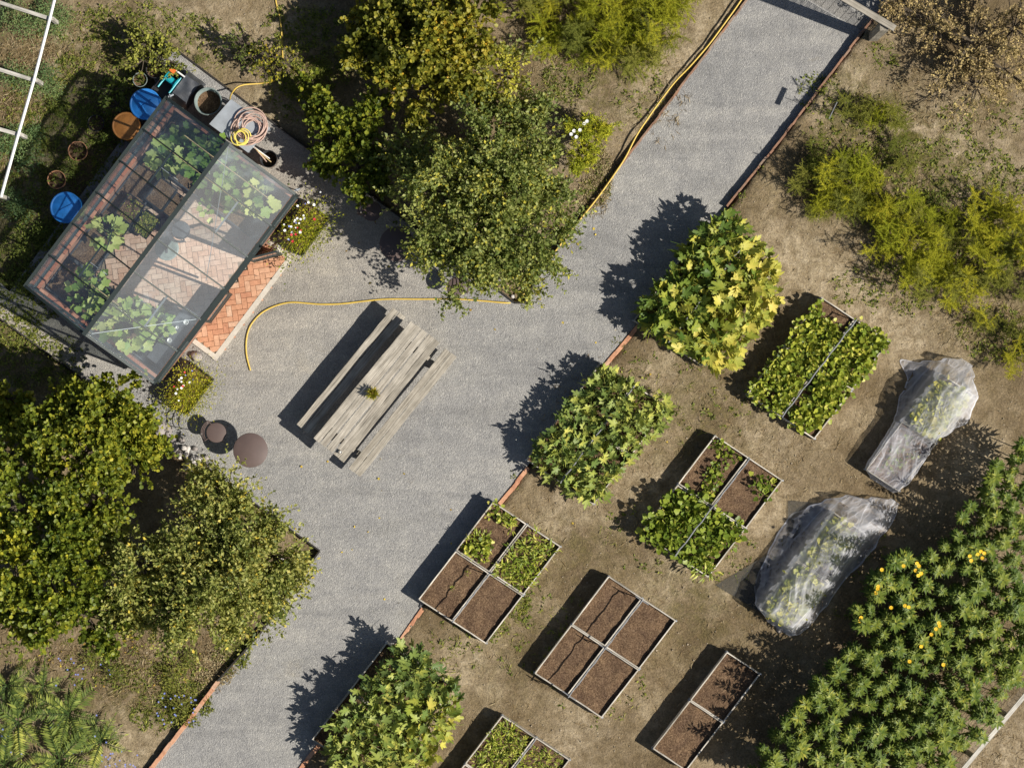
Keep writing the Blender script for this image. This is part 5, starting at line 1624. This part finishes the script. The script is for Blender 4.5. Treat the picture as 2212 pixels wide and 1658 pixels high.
# upper orchard
tot += tree('hazel_tree', 'yellow-green hazel tree cut by the top edge, with golden leaves on its right', 'tree',
     [(845, 30, 65, .8), (915, -20, 100, 1.1), (870, 110, 100, 1.3), (985, 50, 110, 1.5), (800, 120, 65, .9), (1010, 140, 75, 1.4), (905, 190, 70, 1.2), (860, -40, 50, .8), (950, 110, 80, 1.5), (790, 75, 34, .6)],
     (900, 60), M['leaf_gold'], .080, 400, 13, T_ROUND, -.08, .4, seed=1, gold=[(1000, 90, 90, .18)], warp=.3)
tot += tree('plum_tree', 'small tree with golden-tipped leaves right of the yellow-green hazel', 'tree',
     [(1090, 165, 62, 1.2), (1125, 235, 62, 1.3), (1070, 240, 58, 1.3), (1155, 300, 60, 1.3)], (1100, 220), M['leaf_apple'], .078, 300, 13, T_OVAL, .08, .5, seed=2, gold=[(1090, 150, 55, .6)], warp=.3)
tot += tree('hazel_bush', 'dark green bush between the hose table and the upper trees', 'bush',
     [(705, 250, 50, .6), (760, 290, 65, .9), (680, 200, 36, .5), (775, 360, 62, .9), (710, 325, 48, .6), (815, 240, 42, .9)], (740, 290), M['leaf_hazel'], .078, 360, 13, T_ROUND, -.16, .35, seed=3, warp=.3)
tot += tree('apple_tree', 'large apple tree spreading over the yard right of the greenhouse', 'tree',
     [(925, 410, 85, 1.5), (980, 390, 100, 1.9), (1060, 400, 110, 2.0), (1140, 380, 95, 1.7), (960, 515, 80, 1.5), (1040, 500, 110, 2.0), (1130, 480, 100, 1.8), (1190, 440, 65, 1.4), (1000, 570, 75, 1.4), (1090, 570, 80, 1.5), (1150, 555, 60, 1.3), (890, 340, 50, 1.3), (1060, 310, 75, 1.7)],
     (1040, 450), M['leaf_apple'], .080, 290, 14, T_OVAL, .08, .62, seed=4, warp=.34)
# lower left
tot += tree('hazel_tree', 'yellow-green hazel bush by the lower corner of the greenhouse', 'tree',
     [(150, 880, 70, 1.5), (230, 900, 85, 1.8), (290, 930, 70, 1.6), (180, 980, 90, 2.0), (290, 1000, 65, 1.5), (110, 960, 65, 1.6), (250, 850, 45, 1.1), (210, 1080, 70, 1.6)],
     (210, 970), M['leaf_hazel'], .078, 400, 13, T_ROUND, -.02, .4, seed=5, warp=.32)
tot += tree('hazel_tree', 'broad green tree at the left edge below the greenhouse', 'tree',
     [(40, 1090, 90, 1.9), (110, 1170, 95, 2.0), (30, 1220, 95, 1.9), (120, 1280, 85, 1.7), (190, 1330, 75, 1.4), (20, 980, 55, 1.2), (50, 1330, 60, 1.2), (180, 1200, 60, 1.6)],
     (80, 1190), M['leaf_hazel'], .078, 390, 13, T_ROUND, -.06, .4, seed=6, gold=[(20, 1180, 60, .25)], warp=.32)
tot += tree('apple_tree', 'apple tree with long leafy shoots beside the path in the lower left', 'tree',
     [(450, 1130, 85, 1.6), (540, 1130, 80, 1.6), (590, 1200, 75, 1.5), (500, 1220, 100, 2.0), (400, 1220, 90, 1.8), (310, 1220, 75, 1.5), (430, 1310, 95, 1.7), (530, 1310, 80, 1.5), (340, 1320, 80, 1.4), (240, 1180, 45, 1.3), (270, 1290, 60, 1.3), (600, 1270, 50, 1.3), (490, 1060, 55, 1.3)],
     (460, 1220), M['leaf_apple'], .082, 440, 14, T_OVAL, .05, .66, seed=7, warp=.34)
tot += tree('ivy_shrub', 'yellow-lit shrub at the left edge below the greenhouse shadow', 'shrub',
     [(20, 860, 45, .7), (40, 900, 40, .7), (10, 930, 40, .6)], (20, 890), M['leaf_hazel'], .08, 300, 11, T_ROUND, .15, .3, seed=8)
# top left shrubs
tot += tree('currant_bush', 'lit green bush at the top left above the hose reel', 'shrub',
     [(290, 95, 30, .4), (320, 85, 32, .45), (350, 115, 32, .4), (310, 130, 30, .35), (370, 135, 26, .35)], (310, 110), M['leaf_weed'], .075, 300, 10, T_OVAL, .25, .28, seed=9)
tot += tree('currant_bush', 'shaded bush between the pole frame and the blue barrel', 'shrub',
     [(240, 190, 26, .3), (255, 228, 24, .3), (262, 205, 20, .3)], (240, 210), M['leaf_weed'], .075, 260, 10, T_OVAL, -.05, .25, seed=10)
tot += tree('yellow_shrub', 'small yellow-green shrub under the upper yellow hose', 'shrub',
     [(590, 125, 32, .55), (615, 135, 26, .5), (570, 145, 24, .45)], (592, 135), M['leaf_gold'], .06, 340, 9, T_OVAL, .15, .25, seed=11)
tot += tree('dark_shrub', 'sparse dark shrub left of the upper yellow hose', 'shrub',
     [(528, 95, 34, .45), (550, 125, 26, .35)], (535, 105), M['leaf_apple'], .06, 260, 9, T_OVAL, -.25, .25, seed=12)
tot += tree('withered_shrub', 'withered yellow-brown shrub in the upper right corner', 'shrub',
     [(2100, 90, 90, .9), (2170, 150, 80, .9), (2110, 190, 65, .7), (2190, 60, 80, 1.0), (1960, 20, 55, .7), (2030, 40, 55, .5)], (2120, 120), M['leaf_dry'], .05, 260, 12, T_OVAL, .1, .35, seed=13, warp=.35)
tot += tree('withered_shrub', 'withered golden shrub beside the gateway post', 'shrub',
     [(1945, 5, 45, .8), (1925, 30, 25, .5)], (1945, 5), M['leaf_dry'], .05, 300, 11, T_LANCE, .3, .35, seed=14)
tot += tree('cosmos_bush', 'feathery bright green bush with white flowers right of the upper apple tree', 'bush',
     [(1262, 280, 40, .55), (1290, 275, 32, .5), (1258, 325, 36, .5), (1245, 350, 22, .35)], (1268, 300), M['leaf_aspar'], .065, 900, 16, T_LANCE, .0, .22, seed=15)
rng = np.random.default_rng(77)
for k, (x, y) in enumerate(((1262, 267), (1240, 283), (1234, 290), (1253, 281), (1245, 296), (1268, 262))):
    mb = MB(); flower(mb, (0, 0, 0), .042, 8); o = mb.build('cosmos_flower', M['petalw']); o.location = W3(x, y, .85)
    tag(o, 'white cosmos flower on the feathery bush by the upper apple tree', 'flower', 'white cosmos flowers')

# ------------------------------------------------------------------ asparagus ferns
def plume(seed, mat_name, tall=1.05, nb=64, nn=120):
    r = np.random.default_rng(seed)
    P = []; A = []; 
    stem_n = 4
    stems = MB()
    for s in range(stem_n):
        az = r.random() * 6.28; lean = .22 + .50 * r.random()
        d = np.array([math.cos(az) * lean, math.sin(az) * lean, 1.0]); H = tall * (.75 + .35 * r.random())
        stems.tube([(0, 0, 0), tuple(d * H * .5), tuple(d * H * [1.15, 1.15, .95])], [.006, .005, .002], 4, False)
        for b in range(nb // stem_n * 2):
            t = .18 + .8 * r.random(); a = r.random() * 6.28
            bl = .46 * (1 - t * .55) * (.6 + .6 * r.random())
            bp = d * H * t; bd_ = nrm(np.array([math.cos(a), math.sin(a), .25 + .2 * r.random()]))
            m = nn
            u = r.random(m)
            q = bp + bd_ * (u * bl)[:, None]; q[:, 2] -= .25 * (u * bl) ** 2
            ax = nrm(bd_ * .9 + r.normal(size=(m, 3)) * .65)
            P.append(q); A.append(ax)
    P = np.concatenate(P); A = np.concatenate(A); n = len(P)
    tint = np.clip(.35 + .25 * P[:, 2] / tall + r.normal(0, .15, n), 0, 1)
    me = leaves('asparagus_fern', P, A, rvec(n, r), .048 * (.6 + .8 * r.random(n)), T_NEEDLE, tint, 1.1)
    me.materials.append(M[mat_name])
    return me, stems.mesh('stem', M['greenstem'])
PL = [plume(s, 'leaf_aspar') for s in range(3)] + [plume(s + 7, 'leaf_asparb') for s in range(2)]
def ferns(px_poly, spacing, label, group, dull, smin=.7, smax=1.1, skip=None, seed=0):
    r = random.Random(seed); pts = []
    poly = px_poly; xs_ = [p[0] for p in poly]; ys_ = [p[1] for p in poly]
    for _ in range(4000):
        x = r.uniform(min(xs_), max(xs_)); y = r.uniform(min(ys_), max(ys_))
        if not inpoly(np.array([x]), np.array([y]), poly)[0]: continue
        if any((x - a) ** 2 + (y - b) ** 2 < spacing ** 2 for a, b in pts): continue
        pts.append((x, y))
    for x, y in pts:
        if skip and r.random() < skip: continue
        q = on(x, y); root = empty('asparagus_plant', q, r.uniform(0, 6.28), label, 'asparagus plant', group)
        fol, st = PL[3 + r.randrange(2)] if r.random() < dull else PL[r.randrange(3)]
        s = r.uniform(smin, smax)
        a = link('foliage', fol, root); b = link('stem', st, root)
        a.scale = b.scale = (s, s, s * r.uniform(.8, 1.1))
        tx, ty = r.uniform(-.35, .35), r.uniform(-.35, .35)
        a.rotation_euler = b.rotation_euler = (tx, ty, 0)
ferns([(1115, -60), (1120, 20), (1170, 60), (1200, 90), (1250, 105), (1310, 150), (1350, 150), (1390, 110), (1440, 70), (1465, 20), (1480, -60)], 36, 'feathery green asparagus fern in the patch at the top between the trees and the path', 'asparagus ferns at the top', .3, seed=1)
ferns([(1800, 350), (1850, 330), (1900, 420), (1960, 450), (2030, 480), (2100, 460), (2240, 470), (2240, 640), (2140, 650), (2020, 630), (1950, 580), (1860, 500), (1790, 480), (1760, 430)], 44, 'feathery yellow-green asparagus fern in the large patch on the right', 'asparagus ferns on the right', .35, seed=2)
ferns([(1700, 340), (1790, 330), (1800, 440), (1760, 490), (1710, 450)], 44, 'duller asparagus fern at the left edge of the large right patch', 'asparagus ferns on the right', .9, .5, .8, seed=3)
ferns([(1800, 225), (1880, 215), (1950, 270), (1990, 340), (1960, 380), (1900, 330), (1840, 270)], 44, 'small asparagus fern straggling towards the path above the right patch', 'asparagus ferns above the right patch', .4, .5, .8, seed=4)
ferns([(2100, 690), (2160, 690), (2240, 740), (2240, 800), (2160, 770)], 46, 'small dull asparagus fern at the right edge above the upper net', 'asparagus ferns at the right edge', .8, .45, .75, seed=5)

# ------------------------------------------------------------------ tall thicket, lower right
def stalk(seed, h=1.75):
    r = np.random.default_rng(seed)
    P = []; A = []; Nn = []; S = []; T = []
    for lev in range(11):
        z = h - lev * .09 - (.02 * lev); k = 8 if lev < 4 else 6
        a0 = r.random() * 6.28
        for i in range(k):
            a = a0 + 6.283 * i / k + r.normal() * .18
            up = (.50 - .16 * lev) if lev < 4 else -.12
            d = np.array([math.cos(a), math.sin(a), up + r.normal() * .12])
            P.append([d[0] * .012, d[1] * .012, z]); A.append(d); Nn.append([-d[0] * .6, -d[1] * .6, 1.0])
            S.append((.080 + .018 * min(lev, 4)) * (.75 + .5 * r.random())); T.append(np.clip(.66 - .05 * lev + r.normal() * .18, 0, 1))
    me = leaves('foliage', np.array(P), np.array(A), nrm(np.array(Nn)), np.array(S), T_LANCE, np.array(T), 1.25)
    me.materials.append(M['leaf_sun'])
    mb = MB(); mb.tube([(0, 0, 0), (.02, .01, h * .5), (0, 0, h)], [.010, .008, .004], 5, False)
    return me, mb.mesh('stem', M['greenstem'])
ST = [stalk(s) for s in range(6)]
mb = MB(); flower(mb, (0, 0, 0), .045, 9, .25); mb.lathe([(0, .014), (.014, .008), (.016, 0)], 8)
FLW = mb.mesh('flower_head', M['petaly'])
thick = [(2240, 955), (2190, 985), (2140, 1040), (2115, 1095), (2060, 1165), (2010, 1195), (1950, 1205), (1905, 1225), (1880, 1262), (1850, 1320), (1840, 1390), (1800, 1440), (1765, 1480), (1735, 1530), (1690, 1570), (1650, 1620), (1630, 1690),
         (1760, 1720), (2040, 1690), (2080, 1630), (2140, 1560), (2150, 1520), (2200, 1490), (2240, 1440)]
fl_px = [(1985, 1222), (1978, 1232), (1990, 1238), (1984, 1242), (1896, 1272), (1892, 1280), (2095, 1200), (2112, 1196), (2126, 1194), (2122, 1205), (1905, 1230), (1952, 1222), (1860, 1333), (1925, 1312), (1955, 1308), (1963, 1310), (2028, 1345), (2030, 1352), (2022, 1358), (1990, 1395), (1965, 1428), (2038, 1435), (2012, 1370), (1897, 1266), (1858, 1340), (1981, 1216), (2119, 1190), (2098, 1210)]
def thicket():
    r = random.Random(5); pts = []
    xs_ = [p[0] for p in thick]; ys_ = [p[1] for p in thick]
    for _ in range(30000):
        x = r.uniform(min(xs_), max(xs_)); y = r.uniform(min(ys_), max(ys_))
        if not inpoly(np.array([x]), np.array([y]), thick)[0]: continue
        e = .5 + .5 * noise.noise(Vector((x * .016, y * .016, 4)))
        d_e = (x * .79 + y * .61) - (1640 * .79 + 1690 * .61 - 0)
        if e < .36 and r.random() < .7: continue
        if any((x - a) ** 2 + (y - b) ** 2 < 22.5 ** 2 for a, b in pts): continue
        pts.append((x, y))
        if len(pts) >= 298: break
    owner = {}
    for f in fl_px:
        b_ = min(pts, key=lambda p_: (f[0] - p_[0]) ** 2 + (f[1] - p_[1]) ** 2)
        owner.setdefault(b_, []).append(f)
    for x, y in pts:
        q = on(x, y, 0, 1.7)
        near = owner.get((x, y), [])
        dep = min(1.0, max(0, ((x - 1640) * .6 + (y - 960) * .2) / 200))
        s = r.uniform(.80, 1.10) * (1 + .10 * noise.noise(Vector((x * .02, y * .02, 9))))
        root = empty('sunflower_stalk', q, r.uniform(0, 6.28), None, 'tall flower stalk', 'stalks of the tall green thicket')
        root['label'] = 'tall green stalk with starry leaf whorls and yellow flowers in the lower right thicket' if near else 'tall green flowerless stalk with starry leaf whorls in the lower right thicket'
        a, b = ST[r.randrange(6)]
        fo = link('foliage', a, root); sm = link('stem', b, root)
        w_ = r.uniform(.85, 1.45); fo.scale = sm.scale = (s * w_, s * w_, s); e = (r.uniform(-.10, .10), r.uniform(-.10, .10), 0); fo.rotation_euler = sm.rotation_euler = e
        for f in near:
            w = W3(f[0], f[1], 1.95 * s)
            o = link('flower_head', FLW, root)
            o.matrix_local = Matrix.Rotation(-root.rotation_euler.z, 4, 'Z') @ Matrix.Translation(Vector((w.x - q[0], w.y - q[1], 1.95 * s - q[2]))) @ Matrix.Rotation(r.uniform(-.5, .5), 4, 'X') @ Matrix.Rotation(r.uniform(0, 6), 4, 'Z')
    return len(pts)
print('stalks', thicket(), 'tree leaves', tot)

# ------------------------------------------------------------------ cardoons, carrots, weeds
def cardoon(x, y, n, L, label, seed):
    q = on(x, y); root = empty('cardoon_plant', q, 0, label, 'cardoon', 'cardoon plants in the lower left corner')
    r = np.random.default_rng(seed)
    for k in range(n):
        a = 6.283 * k / n + r.normal() * .25; ln = L * (.7 + .5 * r.random()); rise = .45 + .75 * r.random()
        m = 15; P = []; A = []; Nn = []; S = []
        pts = []
        for i in range(m + 1):
            t = i / m; rr_ = ln * t; z = .12 + ln * (rise * t - .75 * t * t)
            pts.append(np.array([math.cos(a) * rr_, math.sin(a) * rr_, z]))
            if i > 1:
                for s in (-1, 1):
                    dirn = np.array([math.cos(a + s * 1.0), math.sin(a + s * 1.0), .10 + r.normal() * .12])
                    P.append(pts[-1]); A.append(dirn); Nn.append([0, 0, 1.0] + r.normal(size=3) * .25); S.append(.26 * ln * math.sin(math.pi * min(1, t * .85 + .12)) * (.8 + .35 * r.random()))
        P.append(pts[-1]); A.append(np.array([math.cos(a), math.sin(a), -.3])); Nn.append([0, 0, 1]); S.append(.12)
        me = leaves('leaf', np.array(P), np.array(A), nrm(np.array(Nn, float)), np.array(S), T_LANCE, np.clip(.5 + r.normal() * .2 + r.normal(0, .2, len(P)), 0, 1), 1.0)
        rib = MB(); rib.tube([tuple(p_) for p_ in pts[::3]], [.012] * 3 + [.007] * (len(pts[::3]) - 3), 5, False)
        o = link('leaf', me, root, M['leaf_cardoon'])
        o2 = rib.build('rib', M['leaf_cardoon'], o)
for k, (x, y, n, L) in enumerate(((40, 1560, 13, .75), (150, 1540, 12, .70), (130, 1640, 13, .80), (220, 1600, 11, .55), (15, 1480, 10, .55), (10, 1650, 11, .7), (95, 1480, 8, .45))):
    cardoon(x, y, n, L, ['cardoon with long feathered leaves at the left edge above the corner', 'cardoon nearest the bare pale soil, upper one', 'large cardoon cut by the bottom edge', 'smaller cardoon nearest the brick edging',
                         'cardoon at the left edge, highest of the group', 'cardoon filling the lower left corner of the photo', 'smallest cardoon at the top of the group'][k], k + 3)

def scatter_mesh(name, regions, tmpl, size, mat, label, seed, width=1.0, up=.6, tint=(.5, .25), clump=7, kind='stuff', cat='ground cover'):
    """regions: (x, y, rx, ry, count)"""
    r = np.random.default_rng(seed); P = []
    for (x, y, rx, ry, cnt) in regions:
        nc = max(1, cnt // clump)
        ca = r.random(nc) * 6.28; cr = np.sqrt(r.random(nc))
        cx = x + rx * cr * np.cos(ca); cy = y + ry * cr * np.sin(ca)
        qx = np.repeat(cx, clump) + r.normal(size=nc * clump) * 3.2; qy = np.repeat(cy, clump) + r.normal(size=nc * clump) * 3.2
        P.append(np.stack([qx, qy], -1))
    P = np.concatenate(P)
    wx = (P[:, 0] - 1106) / PPM; wy = (829 - P[:, 1]) / PPM
    z = ground_z(wx, wy); g = inpoly(wx, wy, GRAVEL); z = np.where(g, 0, z)
    n = len(P); pos = np.stack([wx, wy, z - .005 + .02 * r.random(n)], -1)
    ax = nrm(r.normal(size=(n, 3)) * [1, 1, .3] + [0, 0, up])
    me = leaves(name, pos, ax, nrm(r.normal(size=(n, 3)) * .6 + [0, 0, 1]), size * (.5 + r.random(n)), tmpl, np.clip(r.normal(tint[0], tint[1], n), 0, 1), width)
    o = link(name, me, None, mat)
    return tag(o, label, cat, kind=kind)
weed_regions = [(300, 60, 130, 60, 900), (420, 90, 130, 60, 400), (180, 60, 60, 50, 250), (700, 100, 80, 90, 900), (640, 60, 70, 50, 400), (640, 210, 60, 60, 300), (660, 170, 60, 50, 500), (1230, 170, 60, 50, 500), (1290, 380, 30, 60, 250), (1380, 190, 60, 60, 200),
                (80, 780, 110, 60, 900), (60, 640, 80, 60, 900), (30, 720, 60, 40, 400), (250, 1440, 120, 50, 450), (360, 1460, 90, 50, 450), (400, 1520, 60, 50, 600), (60, 1400, 90, 50, 250), (500, 1410, 40, 40, 500), (330, 1540, 50, 40, 400),
                (2000, 400, 230, 100, 2600), (1850, 330, 120, 100, 900), (1770, 200, 50, 50, 200), (1950, 620, 160, 60, 800), (2150, 720, 90, 60, 700), (2050, 560, 160, 60, 1400), (1900, 120, 40, 40, 120), (2120, 260, 100, 50, 300),
                (200, 190, 110, 90, 1600), (130, 420, 110, 130, 1500), (230, 330, 90, 80, 900), (40, 330, 60, 180, 900), (60, 560, 80, 80, 900), (160, 520, 90, 70, 700), (100, 260, 80, 60, 600),
                (1480, 860, 200, 100, 350), (1130, 1350, 80, 110, 260), (1500, 1150, 200, 120, 300), (1300, 1420, 120, 150, 300), (1900, 1300, 100, 150, 250), (1130, 1310, 15, 40, 200), (1060, 1360, 40, 20, 120), (980, 1400, 60, 60, 160)]
scatter_mesh('weeds', weed_regions, T_OVAL, .055, M['leaf_weed'], 'low green weeds scattered over the dry soil', 21, 1.0, .35)
scatter_mesh('grass', [(x, y, rx, ry, int(c * .8)) for x, y, rx, ry, c in weed_regions], T_BLADE, .09, M['leaf_weed'], 'thin tufts of grass in the dry soil', 22, 1.0, .6, (.6, .25))
dry_regions = [(60, 110, 60, 40, 1400), (50, 230, 60, 40, 1300), (180, 90, 60, 60, 700), (30, 370, 40, 40, 300), (260, 1420, 200, 40, 1600), (330, 1480, 120, 60, 1600), (80, 1380, 120, 60, 900), (2080, 200, 150, 90, 1800), (1980, 60, 90, 60, 900), (1850, 380, 140, 110, 1200), (1980, 540, 170, 80, 1300),
               (1860, 230, 60, 40, 500), (2120, 700, 110, 60, 1000), (1480, 900, 300, 200, 1000), (1300, 1300, 350, 300, 1400), (1700, 900, 250, 200, 700), (1130, 380, 60, 80, 500), (1290, 400, 25, 70, 600), (1190, 160, 60, 40, 400), (640, 110, 110, 110, 500), (1420, 200, 70, 110, 500), (450, 1430, 60, 60, 700), (2170, 1640, 60, 60, 400)]
scatter_mesh('dry_grass', dry_regions, T_BLADE, .10, M['straw'], 'dry straw and withered grass lying on the soil', 23, .7, .08, (.5, .3), 5)
scatter_mesh('fallen_leaves', [(1100, 900, 600, 500, 36), (740, 1100, 120, 120, 10), (1000, 480, 300, 200, 60), (300, 1400, 250, 100, 120)], T_ROUND, .045, M['leaf_fallen'], 'yellow fallen leaves on gravel and soil', 24, 1.0, .1, (.5, .3), 1)
scatter_mesh('edge_weeds', [(1750, 235, 12, 12, 30), (1640, 370, 12, 12, 20), (600, 1320, 30, 40, 60), (500, 1430, 25, 25, 60), (1130, 655, 20, 8, 30), (900, 500, 60, 40, 90), (560, 420, 60, 40, 50), (40, 720, 60, 30, 260), (150, 800, 50, 20, 160), (1590, 430, 20, 20, 60), (1340, 745, 20, 25, 50), (1110, 1045, 14, 20, 40)], T_OVAL, .04, M['leaf_weed'], 'small weeds growing at the edges of the gravel', 26, 1.0, .35)
scatter_mesh('carpet_plant', [(1300, 385, 22, 60, 2200), (1270, 420, 20, 40, 900), (470, 1440, 40, 40, 1100), (500, 1400, 30, 30, 600), (445, 1475, 25, 25, 500)], T_OVAL, .035, M['straw'], 'pale silvery edging plants along the left of the path', 25, 1.0, .5, (.75, .2), 6)
def pebbles(n, seed):
    r = np.random.default_rng(seed)
    wx = r.uniform(-10.7, 10.7, n); wy = r.uniform(-8.1, 8.1, n)
    k = ~inpoly(wx, wy, GRAVEL); wx, wy = wx[k], wy[k]; n = len(wx)
    z = ground_z(wx, wy); sz = .008 + .022 * r.random(n) ** 3
    base = np.array([(1, 0, 0), (-.5, .87, 0), (-.5, -.87, 0), (0, 0, .9), (0, 0, -.5)])
    F0 = np.array([(0, 1, 3), (1, 2, 3), (2, 0, 3), (1, 0, 4), (2, 1, 4), (0, 2, 4)])
    jit = r.uniform(.6, 1.3, (n, 5, 1)); a = r.random(n) * 6.28; c, s_ = np.cos(a), np.sin(a)
    B = base[None] * jit
    V = np.stack([B[..., 0] * c[:, None] - B[..., 1] * s_[:, None], B[..., 0] * s_[:, None] + B[..., 1] * c[:, None], B[..., 2]], -1) * sz[:, None, None] + np.stack([wx, wy, z + .004], -1)[:, None]
    F = (F0[None] + (np.arange(n) * 5)[:, None, None]).reshape(-1, 3)
    me = np_mesh('pebbles', V.reshape(-1, 3), F)
    tag(link('pebbles', me, None, M['clod']), 'small stones and clods lying on the bare soil', 'pebbles', kind='stuff')
pebbles(9000, 4)
# carrot rows beside the pole frame
def tuft(seed, mat, n=520, r_=.25, h=.22):
    r = np.random.default_rng(seed)
    u = r.normal(size=(n, 2)) * r_ * .5; pos = np.stack([u[:, 0], u[:, 1], h * np.exp(-(u ** 2).sum(1) / r_ ** 2) * (.3 + .8 * r.random(n))], -1)
    ax = nrm(np.stack([u[:, 0] * 2, u[:, 1] * 2, np.full(n, .3)], -1) + r.normal(size=(n, 3)) * .35)
    me = leaves('foliage', pos, ax, nrm(r.normal(size=(n, 3)) * .5 + [0, 0, 1]), .05 * (.6 + .8 * r.random(n)), T_LANCE, np.clip(r.normal(.5, .22, n), 0, 1), 1.1)
    me.materials.append(mat); return me
CT = [tuft(s, M['leaf_carrot']) for s in range(3)]
for k, (x, y) in enumerate([(20, 40), (55, 55), (90, 45), (125, 60), (105, 20), (30, 10), (140, 35), (20, 160), (55, 175), (90, 185), (120, 195), (100, 160), (35, 290), (65, 305), (15, 310), (55, 340), (20, 420), (40, 450), (75, 285)]):
    o = link('carrot_plant', CT[k % 3]); o.location = on(x, y); o.rotation_euler = (0, 0, k * 1.3); s = random.uniform(.8, 1.2); o.scale = (s, s, s)
    row = 'first' if y < 100 else 'second' if y < 240 else 'third'
    tag(o, f'feathery green carrot tops in the {row} row from the top under the pole frame' if y < 400 else 'feathery green carrot tops below the lowest post of the pole frame', 'carrot plant', f'carrot tops in the {row} row' if y < 400 else 'carrot tops below the frame')
WT = [tuft(s + 9, M['leaf_weed'], 420, .22, .20) for s in range(3)]
for k, (x, y, s, lab) in enumerate([(180, 470, 1.3, 'shaded weed clump right of the lower blue barrel'), (90, 500, 1.2, 'weed clump below the lower terracotta pot'), (230, 300, 1.0, 'weed clump beside the upper terracotta pot'), (150, 370, .9, 'weed clump between the terracotta pots'),
                                    (50, 540, 1.3, 'weed clump at the left edge beside the greenhouse'), (190, 250, 1.0, 'weed clump above the black pot'), (120, 230, .9, 'weed clump in the shadow left of the black pot'), (60, 620, 1.1, 'weed clump at the lower left greenhouse corner'), (380, 160, .8, 'leafy clump behind the hose reel'),
                                    (430, 128, .5, 'small weed beside the long dark edging board'), (375, 1460, 1.4, 'clump of blue-flowered weeds near the lower path edge'), (395, 1530, 1.5, 'clump of blue-flowered weeds by the brick edging'), (250, 1450, 1.2, 'weed clump below the left trees'), (200, 1420, 1.0, 'weed clump at the foot of the broad left tree'),
                                    (410, 1420, .9, 'bright green weed with one white flower beside the apple tree'), (370, 1485, .7, 'bright green tuft above the blue-flowered weeds'), (2020, 440, 1.2, 'broad-leaved weed inside the right asparagus patch'), (1950, 460, 1.1, 'broad-leaved weed at the left of the right asparagus patch'), (640, 190, .7, 'weed tuft between the yellow shrub and the dark bush'), (700, 150, .9, 'weed tuft left of the yellow-green hazel')]):
    o = link('weed_clump', WT[k % 3]); o.location = on(x, y); o.rotation_euler = (0, 0, k * 1.1); o.scale = (s, s, s * 1.1); tag(o, lab, 'weeds')
r = random.Random(8); mb = MB()
for (x, y, rx, ry, c) in ((380, 1530, 45, 35, 26), (180, 1450, 60, 30, 14), (250, 1640, 50, 20, 26), (20, 1600, 30, 30, 14), (170, 1590, 80, 60, 16)):
    for _ in range(c):
        q = on(x + r.uniform(-rx, rx), y + r.uniform(-ry, ry), r.uniform(.15, .35)); flower(mb, q, .022, 5)
o = mb.build('blue_flowers', M['petalb']); tag(o, 'tiny blue flowers scattered over the weeds in the lower left', 'flowers', kind='stuff')
